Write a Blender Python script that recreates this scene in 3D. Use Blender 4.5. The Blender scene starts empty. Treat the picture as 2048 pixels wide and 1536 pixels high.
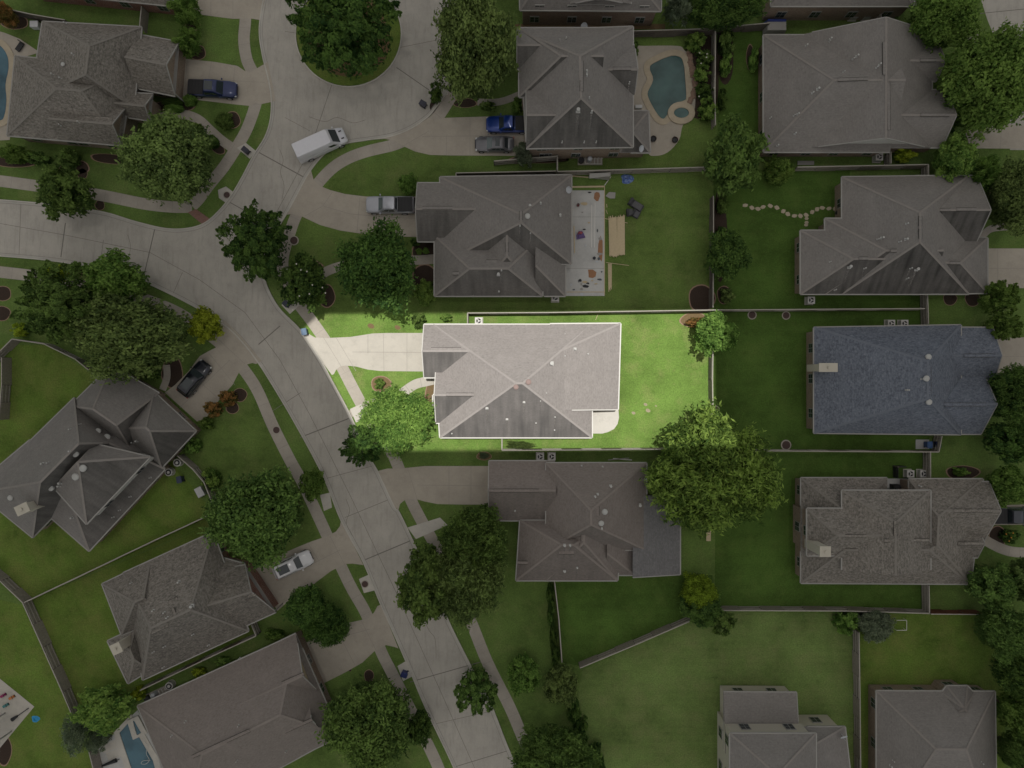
import bpy, math, random
import numpy as np
from mathutils import Vector, Matrix
R = math.radians
S, H = 16.5, 95.0          # photo pixels per metre on the ground, camera height
sc = bpy.context.scene
col = sc.collection
# ---------------------------------------------------------------- camera
cam_d = bpy.data.cameras.new('camera'); cam = bpy.data.objects.new('camera', cam_d); col.objects.link(cam)
cam.location = (0, 0, H); cam.rotation_euler = (0, 0, 0)
cam_d.sensor_width = 36; cam_d.lens = 36 * H / (2048 / S)
cam_d.clip_start = 0.5; cam_d.clip_end = 3000
sc.camera = cam
# ---------------------------------------------------------------- sky and sun
SUN_EL, SUN_AZ = R(84), R(0)      # azimuth measured so that the sun leans to the far (top) side
w = bpy.data.worlds.new('World'); sc.world = w; w.use_nodes = True
wn = w.node_tree.nodes; wl = w.node_tree.links
sky = wn.new('ShaderNodeTexSky'); sky.sky_type = 'NISHITA'; sky.sun_disc = False
sky.sun_elevation = SUN_EL; sky.sun_rotation = SUN_AZ
wl.new(sky.outputs[0], wn['Background'].inputs[0]); wn['Background'].inputs[1].default_value = 0.10
sd = bpy.data.lights.new('sun', 'SUN'); sd.energy = 3.9; sd.angle = R(0.4); sd.color = (1, .965, .90)
so = bpy.data.objects.new('sun', sd); col.objects.link(so)
so.rotation_euler = (-(math.pi/2 - SUN_EL), 0, 0)
sun_dir = Vector((0, math.cos(SUN_EL), math.sin(SUN_EL)))   # towards the sun
sc.view_settings.view_transform = 'Standard'; sc.view_settings.look = 'None'
sc.view_settings.exposure = 0.0; sc.view_settings.gamma = 1
sc.cycles.max_bounces = 6; sc.cycles.diffuse_bounces = 4; sc.cycles.transparent_max_bounces = 12
sc.cycles.use_denoising = True
rnd = random.Random(7)
# ---------------------------------------------------------------- helpers
def W(px, py, z=0.0):
    k = (H - z) / (S * H)
    return Vector(((px - 1024) * k, (768 - py) * k, z))
def tag(o, label=None, cat=None, group=None, kind=None):
    if label: o['label'] = label
    if cat: o['category'] = cat
    if group: o['group'] = group
    if kind: o['kind'] = kind
    return o
def empty(name, loc=(0, 0, 0), rz=0.0):
    o = bpy.data.objects.new(name, None); col.objects.link(o)
    o.location = loc; o.rotation_euler = (0, 0, rz); o.empty_display_size = .3
    return o
class MB:
    """collects polygons, builds one mesh object"""
    def __init__(s): s.v = []; s.f = []; s.m = []; s.uv = []; s.st = []
    def face(s, pts, mi=0, uv=None, st=0.0):
        b = len(s.v); s.v += [tuple(p) for p in pts]; s.f.append(tuple(range(b, b + len(pts)))); s.m.append(mi)
        s.uv.append(uv if uv else [(p[0], p[1]) for p in pts]); s.st.append(st)
    def box(s, c, size, rz=0.0, mi=0, taper=1.0):
        cx, cy, cz = c; a, b, h = size[0]/2, size[1]/2, size[2]/2
        cr, sr = math.cos(rz), math.sin(rz)
        P = []
        for z, t in ((-h, 1), (h, taper)):
            for x, y in ((-a, -b), (a, -b), (a, b), (-a, b)):
                x *= t; y *= t
                P.append((cx + x*cr - y*sr, cy + x*sr + y*cr, cz + z))
        for q in ((3, 2, 1, 0), (4, 5, 6, 7), (0, 1, 5, 4), (1, 2, 6, 5), (2, 3, 7, 6), (3, 0, 4, 7)):
            s.face([P[i] for i in q], mi)
    def bar(s, p, q, wd, ht, mi=0):
        """box from p to q (centre line), horizontal width wd, height ht"""
        p = Vector(p); q = Vector(q); d = q - p
        if d.length < 1e-5: return
        n = Vector((-d.y, d.x, 0)); n = n.normalized() * wd/2 if n.length > 1e-6 else Vector((wd/2, 0, 0))
        u = d.cross(n).normalized() * ht/2
        if u.z < 0: u = -u
        P = [p-n-u, p+n-u, p+n+u, p-n+u, q-n-u, q+n-u, q+n+u, q-n+u]
        for t in ((0, 1, 2, 3), (7, 6, 5, 4), (1, 0, 4, 5), (2, 1, 5, 6), (3, 2, 6, 7), (0, 3, 7, 4)):
            s.face([P[i] for i in t][::-1], mi)
    def cyl(s, c, r, h, n=16, mi=0, r2=None, axis='z', cap=True, top_mi=None):
        r2 = r if r2 is None else r2
        A = []; B = []
        for i in range(n):
            a = 2*math.pi*i/n
            for L, rr, z in ((A, r, 0), (B, r2, h)):
                x, y = rr*math.cos(a), rr*math.sin(a)
                if axis == 'z': L.append((c[0]+x, c[1]+y, c[2]+z))
                elif axis == 'y': L.append((c[0]+x, c[1]+z, c[2]-y))
                else: L.append((c[0]+z, c[1]+x, c[2]+y))
        for i in range(n):
            j = (i+1) % n; s.face([A[i], A[j], B[j], B[i]], mi)
        if cap: s.face(A[::-1], mi); s.face(B, mi if top_mi is None else top_mi)
    def tube(s, pts, r, n=6, mi=0, r2=None):
        pts = [Vector(p) for p in pts]; rings = []
        r2 = r if r2 is None else r2
        for i, p in enumerate(pts):
            d = (pts[min(i+1, len(pts)-1)] - pts[max(i-1, 0)])
            d = d.normalized() if d.length > 1e-6 else Vector((0, 0, 1))
            a = d.cross(Vector((0, 0, 1)) if abs(d.z) < .9 else Vector((1, 0, 0))).normalized(); b = d.cross(a)
            rr = r + (r2 - r)*i/max(1, len(pts)-1)
            rings.append([p + a*rr*math.cos(2*math.pi*k/n) + b*rr*math.sin(2*math.pi*k/n) for k in range(n)])
        for i in range(len(rings)-1):
            for k in range(n):
                s.face([rings[i][k], rings[i][(k+1) % n], rings[i+1][(k+1) % n], rings[i+1][k]], mi)
        s.face(rings[0], mi); s.face(rings[-1][::-1], mi)
    def prism(s, poly, z0, z1, mi=0, top_mi=None, uv=None):
        poly = ccw(poly); n = len(poly)
        for i in range(n):
            a, b = poly[i], poly[(i+1) % n]
            s.face([(a[0], a[1], z0), (b[0], b[1], z0), (b[0], b[1], z1), (a[0], a[1], z1)], mi)
        s.face([(p[0], p[1], z1) for p in poly], mi if top_mi is None else top_mi)
        s.face([(p[0], p[1], z0) for p in reversed(poly)], mi)
    def dome(s, c, r, h, n=14, k=4, mi=0):
        rings = []
        for j in range(k+1):
            a = math.pi/2*j/k; rr = r*math.cos(a); z = h*math.sin(a)
            rings.append([(c[0]+rr*math.cos(2*math.pi*i/n), c[1]+rr*math.sin(2*math.pi*i/n), c[2]+z) for i in range(n)])
        for j in range(k):
            for i in range(n):
                if j == k-1: s.face([rings[j][i], rings[j][(i+1) % n], rings[k][0]], mi)
                else: s.face([rings[j][i], rings[j][(i+1) % n], rings[j+1][(i+1) % n], rings[j+1][i]], mi)
    def build(s, name, mats, parent=None, smooth=False, stain=False, origin=None):
        me = bpy.data.meshes.new(name)
        o0 = Vector(origin) if origin is not None else Vector((0, 0, 0))
        vs = [(x-o0.x, y-o0.y, z-o0.z) for x, y, z in s.v]
        me.from_pydata(vs, [], s.f)
        if not isinstance(mats, (list, tuple)): mats = [mats]
        for m in mats: me.materials.append(m)
        me.polygons.foreach_set('material_index', s.m)
        ul = me.uv_layers.new(name='UVMap'); flat = [c for u in s.uv for p in u for c in p]
        ul.data.foreach_set('uv', flat)
        if stain:
            at = me.attributes.new('stain', 'FLOAT', 'FACE'); at.data.foreach_set('value', s.st)
        if smooth:
            me.polygons.foreach_set('use_smooth', [True]*len(s.f))
            import bmesh
            bm = bmesh.new(); bm.from_mesh(me); bmesh.ops.remove_doubles(bm, verts=bm.verts, dist=1e-4); bm.to_mesh(me); bm.free()
            try: me.set_sharp_from_angle(angle=R(38))
            except Exception: pass
        me.update()
        o = bpy.data.objects.new(name, me); col.objects.link(o)
        if origin is not None: o.location = o0
        if parent is not None: o.parent = parent
        return o
def area2(poly): return sum(poly[i][0]*poly[(i+1) % len(poly)][1]-poly[(i+1) % len(poly)][0]*poly[i][1] for i in range(len(poly)))
def ccw(poly): return list(poly) if area2(poly) > 0 else list(reversed(poly))
def smooth_line(pts, sub=6, closed=False):
    P = [Vector((p[0], p[1], 0)) for p in pts]; n = len(P); out = []
    rng = range(n) if closed else range(n-1)
    for i in rng:
        p0 = P[(i-1) % n] if (closed or i > 0) else P[i]; p1 = P[i]; p2 = P[(i+1) % n]
        p3 = P[(i+2) % n] if (closed or i+2 < n) else p2
        for k in range(sub):
            t = k/sub
            v = .5*((2*p1)+(p2-p0)*t+(2*p0-5*p1+4*p2-p3)*t*t+(3*p1-p0-3*p2+p3)*t*t*t)
            out.append((v.x, v.y))
    if not closed: out.append((P[-1].x, P[-1].y))
    return out
def strip_poly(line, wd):
    """outline of a ribbon of pixel width wd round a pixel polyline"""
    L = []; Rr = []
    for i, p in enumerate(line):
        a = line[max(0, i-1)]; b = line[min(len(line)-1, i+1)]
        dx, dy = b[0]-a[0], b[1]-a[1]; l = math.hypot(dx, dy) or 1
        nx, ny = -dy/l*wd/2, dx/l*wd/2
        L.append((p[0]+nx, p[1]+ny)); Rr.append((p[0]-nx, p[1]-ny))
    return L, Rr
def clip(poly, n, d):
    """keep the part of poly with n.p <= d"""
    out = []
    for i in range(len(poly)):
        a, b = poly[i], poly[(i+1) % len(poly)]
        da = n[0]*a[0]+n[1]*a[1]-d; db = n[0]*b[0]+n[1]*b[1]-d
        if da <= 0: out.append(a)
        if (da < 0 < db) or (db < 0 < da):
            t = da/(da-db); out.append((a[0]+(b[0]-a[0])*t, a[1]+(b[1]-a[1])*t))
    return out
# ---------------------------------------------------------------- materials
def mat_new(name, rough=.85, spec=.25, metal=0.0):
    m = bpy.data.materials.new(name); m.use_nodes = True
    b = m.node_tree.nodes['Principled BSDF']
    b.inputs['Roughness'].default_value = rough; b.inputs['Specular IOR Level'].default_value = spec
    b.inputs['Metallic'].default_value = metal
    return m, m.node_tree.nodes, m.node_tree.links, b
def rgb(c): return (c[0], c[1], c[2], 1)
def mixn(nt, a, b, fac, mode='MIX'):
    n = nt.nodes.new('ShaderNodeMix'); n.data_type = 'RGBA'; n.blend_type = mode
    for i, v in ((0, fac), (6, a), (7, b)):
        if hasattr(v, 'is_linked') or isinstance(v, bpy.types.NodeSocket): nt.links.new(v, n.inputs[i])
        elif i == 0: n.inputs[0].default_value = v
        else: n.inputs[i].default_value = rgb(v)
    return n.outputs[2]
def noise(nt, scale, detail=3, vec=None, rough=.55):
    n = nt.nodes.new('ShaderNodeTexNoise'); n.inputs['Scale'].default_value = scale; n.inputs['Detail'].default_value = detail
    n.inputs['Roughness'].default_value = rough
    if vec is not None: nt.links.new(vec, n.inputs['Vector'])
    return n.outputs[0]
def ramp(nt, v, lo, hi, a=0.0, b=1.0):
    n = nt.nodes.new('ShaderNodeMapRange'); nt.links.new(v, n.inputs[0])
    n.inputs[1].default_value = lo; n.inputs[2].default_value = hi; n.inputs[3].default_value = a; n.inputs[4].default_value = b
    return n.outputs[0]
def mapping(nt, src, sx=1, sy=1, sz=1, rot=0):
    n = nt.nodes.new('ShaderNodeMapping'); nt.links.new(src, n.inputs[0]); n.inputs['Scale'].default_value = (sx, sy, sz)
    n.inputs['Rotation'].default_value = (0, 0, rot)
    return n.outputs[0]
def geo(nt): return nt.nodes.new('ShaderNodeNewGeometry').outputs['Position']
def bump(nt, b, h, strength=.3, dist=.05):
    n = nt.nodes.new('ShaderNodeBump'); n.inputs['Strength'].default_value = strength; n.inputs['Distance'].default_value = dist
    nt.links.new(h, n.inputs['Height']); nt.links.new(n.outputs[0], b.inputs['Normal'])
_pl = {}
def plain(name, c, rough=.6, spec=.3, metal=0.0, var=.10, scale=6.0):
    if name in _pl: return _pl[name]
    m, n, l, b = mat_new(name, rough, spec, metal); nt = m.node_tree
    o = mixn(nt, [x*(1-var) for x in c], [min(1, x*(1+var)) for x in c], noise(nt, scale, 3, geo(nt)))
    l.new(o, b.inputs['Base Color']); _pl[name] = m
    return m
def grass_mat(name, base, dry, dryness=.45, stripe=0.0, rot=0.0, period=1.1):
    m, n, l, b = mat_new(name, .95, .1); nt = m.node_tree; p = geo(nt)
    c = mixn(nt, [x*.72 for x in base], [x*1.28 for x in base], ramp(nt, noise(nt, .18, 6, p, .65), .34, .66))
    c = mixn(nt, c, dry, ramp(nt, noise(nt, .33, 5, mapping(nt, p, 1, 1, 1, .6), .65), dryness, dryness+.28, 0, .75))
    c = mixn(nt, c, [x*.62 for x in base], ramp(nt, noise(nt, .8, 3, mapping(nt, p, 1, 1.1, 1, 1.9)), .6, .8, 0, .55))
    c = mixn(nt, c, [x*1.28 for x in base], ramp(nt, noise(nt, 2.4, 4, p, .7), .50, .72, 0, .6))
    c = mixn(nt, c, dry, ramp(nt, noise(nt, 1.5, 5, mapping(nt, p, 1, 1, 1, 2.2), .75), .58, .74, 0, .55))
    c = mixn(nt, c, (.012, .02, .006), ramp(nt, noise(nt, 6, 3, p, .7), .3, .62, .38, 0))
    if stripe:
        wv = nt.nodes.new('ShaderNodeTexWave'); wv.inputs['Scale'].default_value = 1/period/3; wv.inputs['Distortion'].default_value = .8
        wv.inputs['Detail'].default_value = 1; wv.bands_direction = 'X'
        nt.links.new(mapping(nt, p, 1, 1, 1, rot), wv.inputs['Vector'])
        c = mixn(nt, c, [x*1.3 for x in base], ramp(nt, wv.outputs[1], .2, .8, 0, stripe))
    l.new(c, b.inputs['Base Color']); bump(nt, b, noise(nt, 14, 3, p), .6, .08)
    return m
def concrete_mat(name, base, dark=.82, streak=False):
    m, n, l, b = mat_new(name, .9, .2); nt = m.node_tree; p = geo(nt)
    c = mixn(nt, [x*dark for x in base], [x*1.08 for x in base], ramp(nt, noise(nt, .35, 6, p, .65), .3, .7))
    c = mixn(nt, c, [x*.70 for x in base], ramp(nt, noise(nt, .9, 7, mapping(nt, p, 1, 1, 1, .5), .75), .52, .72, 0, .5))
    c = mixn(nt, c, [base[0]*1.16, base[1]*1.12, base[2]*1.05], ramp(nt, noise(nt, 5, 4, p), .5, .8, 0, .5))
    if streak:
        c = mixn(nt, c, [x*.62 for x in base], ramp(nt, noise(nt, .45, 6, mapping(nt, p, 5.0, .7, 1, R(-27)), .7), .50, .72, 0, .5))
    l.new(c, b.inputs['Base Color']); bump(nt, b, noise(nt, 20, 3, p), .25, .02)
    return m
def shingle_mat(name, c1, c2, stain=(.036, .035, .033), contrast=1.0):
    m, n, l, b = mat_new(name, .95, .15); nt = m.node_tree
    uv = nt.nodes.new('ShaderNodeUVMap').outputs[0]
    br = nt.nodes.new('ShaderNodeTexBrick'); nt.links.new(uv, br.inputs['Vector'])
    br.inputs['Scale'].default_value = 1.0; br.inputs['Brick Width'].default_value = .36; br.inputs['Row Height'].default_value = .24
    br.inputs['Mortar Size'].default_value = .010; br.inputs['Mortar Smooth'].default_value = .6; br.inputs['Bias'].default_value = 0
    br.inputs['Color1'].default_value = rgb(c1); br.inputs['Color2'].default_value = rgb(c2)
    br.inputs['Mortar'].default_value = rgb([x*.55 for x in c1])
    mean = [(a+b_)/2 for a, b_ in zip(c1, c2)]
    sp = ramp(nt, noise(nt, 3.6, 2.5, mapping(nt, uv, 1.0, 1.35), .75), .38, .62)
    c = mixn(nt, c1, c2, sp)
    c = mixn(nt, c, br.outputs[0], .40 if contrast > .9 else .42)
    c = mixn(nt, mean, c, contrast)
    c = mixn(nt, c, [x*.6 for x in mean], ramp(nt, noise(nt, 2.6, 3, mapping(nt, uv, 1.2, 2.2)), .5, .78, 0, .6))
    c = mixn(nt, c, [min(1, x*1.3) for x in mean], ramp(nt, noise(nt, .5, 3, uv), .5, .75, 0, .35))
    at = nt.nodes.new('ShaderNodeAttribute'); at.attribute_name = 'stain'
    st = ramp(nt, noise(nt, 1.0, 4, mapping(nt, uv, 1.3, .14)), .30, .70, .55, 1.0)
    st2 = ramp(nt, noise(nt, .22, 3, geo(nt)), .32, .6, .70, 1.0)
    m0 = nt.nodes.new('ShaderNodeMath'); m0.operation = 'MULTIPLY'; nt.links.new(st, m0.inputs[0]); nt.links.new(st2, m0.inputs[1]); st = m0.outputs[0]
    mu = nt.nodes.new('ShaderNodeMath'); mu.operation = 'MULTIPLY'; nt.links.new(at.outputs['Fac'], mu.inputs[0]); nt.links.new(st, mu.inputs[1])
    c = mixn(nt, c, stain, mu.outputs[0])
    l.new(c, b.inputs['Base Color']); bump(nt, b, br.outputs['Fac'], -.3, .03)
    return m
def brick_mat(name, c1, c2, mortar=(.35, .33, .30)):
    m, n, l, b = mat_new(name, .9, .2); nt = m.node_tree
    uv = nt.nodes.new('ShaderNodeUVMap').outputs[0]
    br = nt.nodes.new('ShaderNodeTexBrick'); nt.links.new(uv, br.inputs['Vector'])
    br.inputs['Scale'].default_value = 1.0; br.inputs['Brick Width'].default_value = .24; br.inputs['Row Height'].default_value = .085
    br.inputs['Mortar Size'].default_value = .008; br.inputs['Color1'].default_value = rgb(c1); br.inputs['Color2'].default_value = rgb(c2); br.inputs['Mortar'].default_value = rgb(mortar)
    c = mixn(nt, br.outputs[0], [x*.6 for x in c1], ramp(nt, noise(nt, 1.2, 3, geo(nt)), .5, .8, 0, .5))
    l.new(c, b.inputs['Base Color'])
    return m
def leaf_mat(name, dark, light, trans=.48):
    m = bpy.data.materials.new(name); m.use_nodes = True; nt = m.node_tree; n = nt.nodes; l = nt.links
    n.clear(); out = n.new('ShaderNodeOutputMaterial')
    at = n.new('ShaderNodeAttribute'); at.attribute_name = 'tone'
    oi = n.new('ShaderNodeObjectInfo')
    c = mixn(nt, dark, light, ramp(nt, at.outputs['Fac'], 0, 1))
    hs = n.new('ShaderNodeHueSaturation'); l.new(c, hs.inputs['Color'])
    l.new(ramp(nt, oi.outputs['Random'], 0, 1, .490, .506), hs.inputs['Hue']); l.new(ramp(nt, oi.outputs['Random'], 0, 1, .85, 1.12), hs.inputs['Value'])
    d = n.new('ShaderNodeBsdfDiffuse'); t = n.new('ShaderNodeBsdfTranslucent'); mx = n.new('ShaderNodeMixShader')
    l.new(hs.outputs[0], d.inputs[0]); l.new(hs.outputs[0], t.inputs[0]); mx.inputs[0].default_value = trans
    l.new(d.outputs[0], mx.inputs[1]); l.new(t.outputs[0], mx.inputs[2]); l.new(mx.outputs[0], out.inputs[0])
    return m
M = {}
M['grass'] = grass_mat('verge grass', (.125, .195, .050), (.20, .225, .085), .5)
M['grass_a'] = grass_mat('lawn green', (.125, .190, .048), (.20, .225, .085), .5, .06, R(90), 1.2)
M['grass_b'] = grass_mat('lawn deep green', (.074, .134, .027), (.118, .168, .042), .5, .09, R(90), 1.3)
M['grass_c'] = grass_mat('lawn pale green', (.142, .208, .062), (.21, .23, .095), .45, .08, R(90), .9)
M['grass_d'] = grass_mat('lawn yellow green', (.128, .200, .038), (.20, .22, .065), .42)
M['grass_e'] = grass_mat('lawn bright green', (.140, .235, .050), (.27, .28, .11), .50, .05, R(90), 1.2)
M['road'] = concrete_mat('street concrete', (.425, .40, .36), .86, True)
M['drive'] = concrete_mat('driveway concrete', (.405, .365, .31), .86)
M['drive_new'] = concrete_mat('pale driveway concrete', (.44, .415, .37), .93)
M['walk'] = concrete_mat('sidewalk concrete', (.39, .355, .31), .80)
M['slab'] = concrete_mat('patio slab concrete', (.46, .46, .45), .88)
M['kerb'] = concrete_mat('kerb concrete', (.50, .475, .43), .85)
M['kerb_low'] = concrete_mat('gutter concrete', (.44, .42, .385), .84)
M['joint'] = plain('joint', (.19, .178, .16), .95, .1)
M['joint_soft'] = plain('joint_soft', (.31, .29, .26), .95, .1)
M['gutter'] = plain('gutter_line', (.27, .26, .24), .95, .1)
M['brickpave'] = brick_mat('brick paving', (.28, .12, .085), (.20, .09, .07))
M['flag'] = plain('flagstone', (.42, .36, .27), .9, .2, 0, .2, 2)
M['mulch'] = plain('mulch', (.055, .040, .032), 1, .05, 0, .45, 9)
M['worn'] = plain('worn sandy soil', (.30, .27, .18), 1, .05, 0, .3, 5)
M['straw'] = plain('pine straw', (.17, .12, .065), 1, .05, 0, .35, 7)
M['bark'] = plain('bark', (.12, .09, .065), .95, .1, 0, .3, 8)
M['edging'] = plain('edging brick', (.30, .20, .15), .9, .1, 0, .2, 6)
M['wood'] = plain('fence wood', (.27, .245, .215), .95, .1, 0, .35, 5)
M['wood_dark'] = plain('weathered wood', (.13, .115, .10), .95, .1, 0, .35, 5)
M['wood_red'] = plain('stained wood', (.17, .075, .05), .95, .1, 0, .3, 5)
M['wood_cap'] = plain('fence cap', (.35, .33, .29), .95, .1, 0, .2, 5)
M['lumber'] = plain('fresh lumber', (.50, .41, .27), .8, .2, 0, .15, 4)
M['trim'] = plain('white trim', (.60, .59, .56), .6, .3, 0, .04)
M['trim_dim'] = plain('weathered trim', (.30, .292, .275), .7, .3, 0, .06)
M['siding'] = plain('siding', (.50, .50, .47), .7, .25, 0, .05)
M['cream'] = plain('cream siding', (.46, .43, .36), .7, .25, 0, .06)
M['glass'] = plain('window glass', (.035, .045, .05), .12, .6, 0, .1)
M['b_tan'] = brick_mat('tan brick', (.26, .19, .135), (.20, .14, .10))
M['b_red'] = brick_mat('red brick', (.24, .10, .07), (.17, .07, .055))
M['b_brown'] = brick_mat('brown brick', (.22, .145, .10), (.16, .10, .075))
M['stone'] = brick_mat('yellow stone', (.40, .32, .19), (.27, .20, .12))
M['sh_grey'] = shingle_mat('grey brown shingles', (.176, .164, .154), (.242, .228, .215), contrast=.7)
M['sh_main'] = shingle_mat('rosy grey shingles', (.232, .213, .203), (.305, .284, .274), stain=(.088, .085, .083), contrast=.7)
M['sh_mot'] = shingle_mat('mottled shingles', (.105, .096, .085), (.285, .262, .232), contrast=1)
M['sh_brown'] = shingle_mat('brown shingles', (.175, .152, .138), (.245, .216, .198), contrast=.7)
M['sh_blue'] = shingle_mat('blue grey shingles', (.080, .092, .118), (.195, .215, .255), contrast=1)
M['sh_new'] = shingle_mat('new grey shingles', (.130, .128, .130), (.200, .196, .198), contrast=.8)
def streak_mat():
    m = bpy.data.materials.new('washed shingle'); m.use_nodes = True; nt = m.node_tree; n = nt.nodes; l = nt.links
    b = n['Principled BSDF']; b.inputs['Roughness'].default_value = .95; b.inputs['Base Color'].default_value = (.24, .225, .21, 1)
    uv = n.new('ShaderNodeUVMap').outputs[0]; sx = n.new('ShaderNodeSeparateXYZ'); l.new(uv, sx.inputs[0])
    a1 = ramp(nt, sx.outputs[1], 0, 1, .75, 0); a2 = ramp(nt, noise(nt, 5, 3, geo(nt)), .3, .6, .35, 1)
    mu = n.new('ShaderNodeMath'); mu.operation = 'MULTIPLY'; l.new(a1, mu.inputs[0]); l.new(a2, mu.inputs[1]); l.new(mu.outputs[0], b.inputs['Alpha'])
    return m
M['sh_clean'] = streak_mat()
M['vent'] = plain('vent metal', (.40, .40, .385), .6, .3, .1, .05)
M['b_clay'] = plain('faded red dome', (.27, .20, .185), .7, .2)
M['vent_dark'] = plain('dark vent', (.06, .055, .05), .8, .2)
M['dish'] = plain('dish grey', (.45, .47, .50), .5, .4)
M['ac'] = plain('cabinet grey', (.50, .49, .47), .6, .4, .2, .05)
M['black'] = plain('black', (.02, .02, .022), .6, .4)
M['tyre'] = plain('tyre', (.025, .025, .025), .9, .2)
M['rim'] = plain('wheel rim', (.45, .45, .47), .35, .5, .7)
M['leaf_oak'] = leaf_mat('oak leaves', (0.063, 0.116, 0.035), (0.247, 0.375, 0.099))
M['leaf_deep'] = leaf_mat('deep green leaves', (0.045, 0.096, 0.032), (0.173, 0.285, 0.069))
M['leaf_olive'] = leaf_mat('olive leaves', (0.088, 0.140, 0.049), (0.315, 0.435, 0.138))
M['leaf_bright'] = leaf_mat('bright leaves', (0.086, 0.169, 0.038), (0.271, 0.416, 0.101))
M['leaf_yellow'] = leaf_mat('yellow green leaves', (0.201, 0.289, 0.032), (0.540, 0.645, 0.075))
M['leaf_lime'] = leaf_mat('lime leaves', (0.096, 0.201, 0.049), (0.352, 0.517, 0.128))
M['leaf_grey'] = leaf_mat('grey green leaves', (0.123, 0.172, 0.108), (0.315, 0.375, 0.247))
M['leaf_red'] = leaf_mat('russet leaves', (0.131, 0.140, 0.042), (0.510, 0.285, 0.105))
M['leaf_wide'] = leaf_mat('wide oak leaves', (.075, .14, .035), (.37, .53, .12))
M['leaf_ball'] = leaf_mat('clipped ball leaves', (0.105, 0.175, 0.026), (0.360, 0.525, 0.060))
M['flower'] = plain('white flower', (.70, .68, .60), .7, .2)
M['flower_o'] = plain('orange flower', (.60, .28, .05), .7, .2)
def water_mat(name, c1, c2):
    m, n, l, b = mat_new(name, .04, .5); nt = m.node_tree; p = geo(nt)
    l.new(mixn(nt, [x*.8 for x in c1], [x*1.25 for x in c2], ramp(nt, noise(nt, .30, 3, p), .35, .65)), b.inputs['Base Color'])
    bump(nt, b, noise(nt, 2.6, 4, p), .35, .05)
    return m
M['water'] = water_mat('pool water', (.045, .095, .095), (.062, .120, .115))
M['water_blue'] = water_mat('blue pool water', (.040, .100, .135), (.055, .125, .165))
def paint(name, c, metal=.3):
    m, n, l, b = mat_new(name, .28, .5, metal); nt = m.node_tree
    l.new(mixn(nt, [x*.94 for x in c], [min(1, x*1.05) for x in c], noise(nt, 3, 2, geo(nt))), b.inputs['Base Color'])
    b.inputs['Coat Weight'].default_value = .5; b.inputs['Coat Roughness'].default_value = .08
    return m
M['car_glass'] = plain('car glass', (.03, .04, .045), .06, .7, 0, .1)
M['car_glass_pale'] = plain('reflecting windscreen', (.11, .14, .145), .08, .7, 0, .1)
M['lamp'] = plain('headlamp glass', (.6, .62, .62), .15, .6)
M['tail'] = plain('tail lamp', (.35, .02, .02), .2, .5)
CAPM = {m.name: plain('cap on '+m.name, c, .95, .1, 0, .12, 3) for m, c in ((M['sh_grey'], (.235, .216, .20)), (M['sh_main'], (.300, .279, .268)), (M['sh_mot'], (.205, .19, .17)), (M['sh_brown'], (.225, .198, .18)), (M['sh_blue'], (.145, .16, .19)), (M['sh_new'], (.2, .2, .21)))}
# ---------------------------------------------------------------- cloud added unseen above the drone, its cut hole letting the sun onto one lot
LOT = [(603, 662), (639, 628.5), (935, 627), (1427, 621), (1429.5, 897), (735, 902), (700, 832), (668, 768), (640, 718), (620, 690)]
def build_clouds():
    zc, th = 101.0, 2.0
    m = bpy.data.materials.new('cloud'); m.use_nodes = True; nt = m.node_tree; n = nt.nodes; l = nt.links; n.clear()
    out = n.new('ShaderNodeOutputMaterial'); tr = n.new('ShaderNodeBsdfTransparent'); tl = n.new('ShaderNodeBsdfTranslucent')
    mx = n.new('ShaderNodeMixShader'); tl.inputs[0].default_value = (.475, .458, .425, 1)
    l.new(ramp(nt, noise(nt, .01, 2, geo(nt)), .2, .8, .78, .84), mx.inputs[0])
    l.new(tr.outputs[0], mx.inputs[1]); l.new(tl.outputs[0], mx.inputs[2]); l.new(mx.outputs[0], out.inputs[0])
    shift = Vector((sun_dir.x, sun_dir.y, 0)) * (zc / sun_dir.z)
    hole = ccw([tuple((W(x, y) + shift)[:2]) for x, y in LOT])
    X = 420.0
    import bmesh
    bm = bmesh.new()
    for z in (zc, zc+th):
        outer = [bm.verts.new((a, b, z)) for a, b in ((-X, -X), (X, -X), (X, X), (-X, X))]
        s2 = Vector((sun_dir.x, sun_dir.y, 0)) * ((z - zc) / sun_dir.z)
        inner = [bm.verts.new((a + s2.x, b + s2.y, z)) for a, b in hole]
        eds = [bm.edges.new((L[i], L[(i+1) % len(L)])) for L in (outer, inner) for i in range(len(L))]
        bmesh.ops.triangle_fill(bm, use_beauty=True, edges=eds)
    me = bpy.data.meshes.new('cloud_layer'); bm.to_mesh(me); bm.free(); me.materials.append(m)
    o = bpy.data.objects.new('clouds', me); col.objects.link(o); tag(o, kind='structure')
build_clouds()
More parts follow.
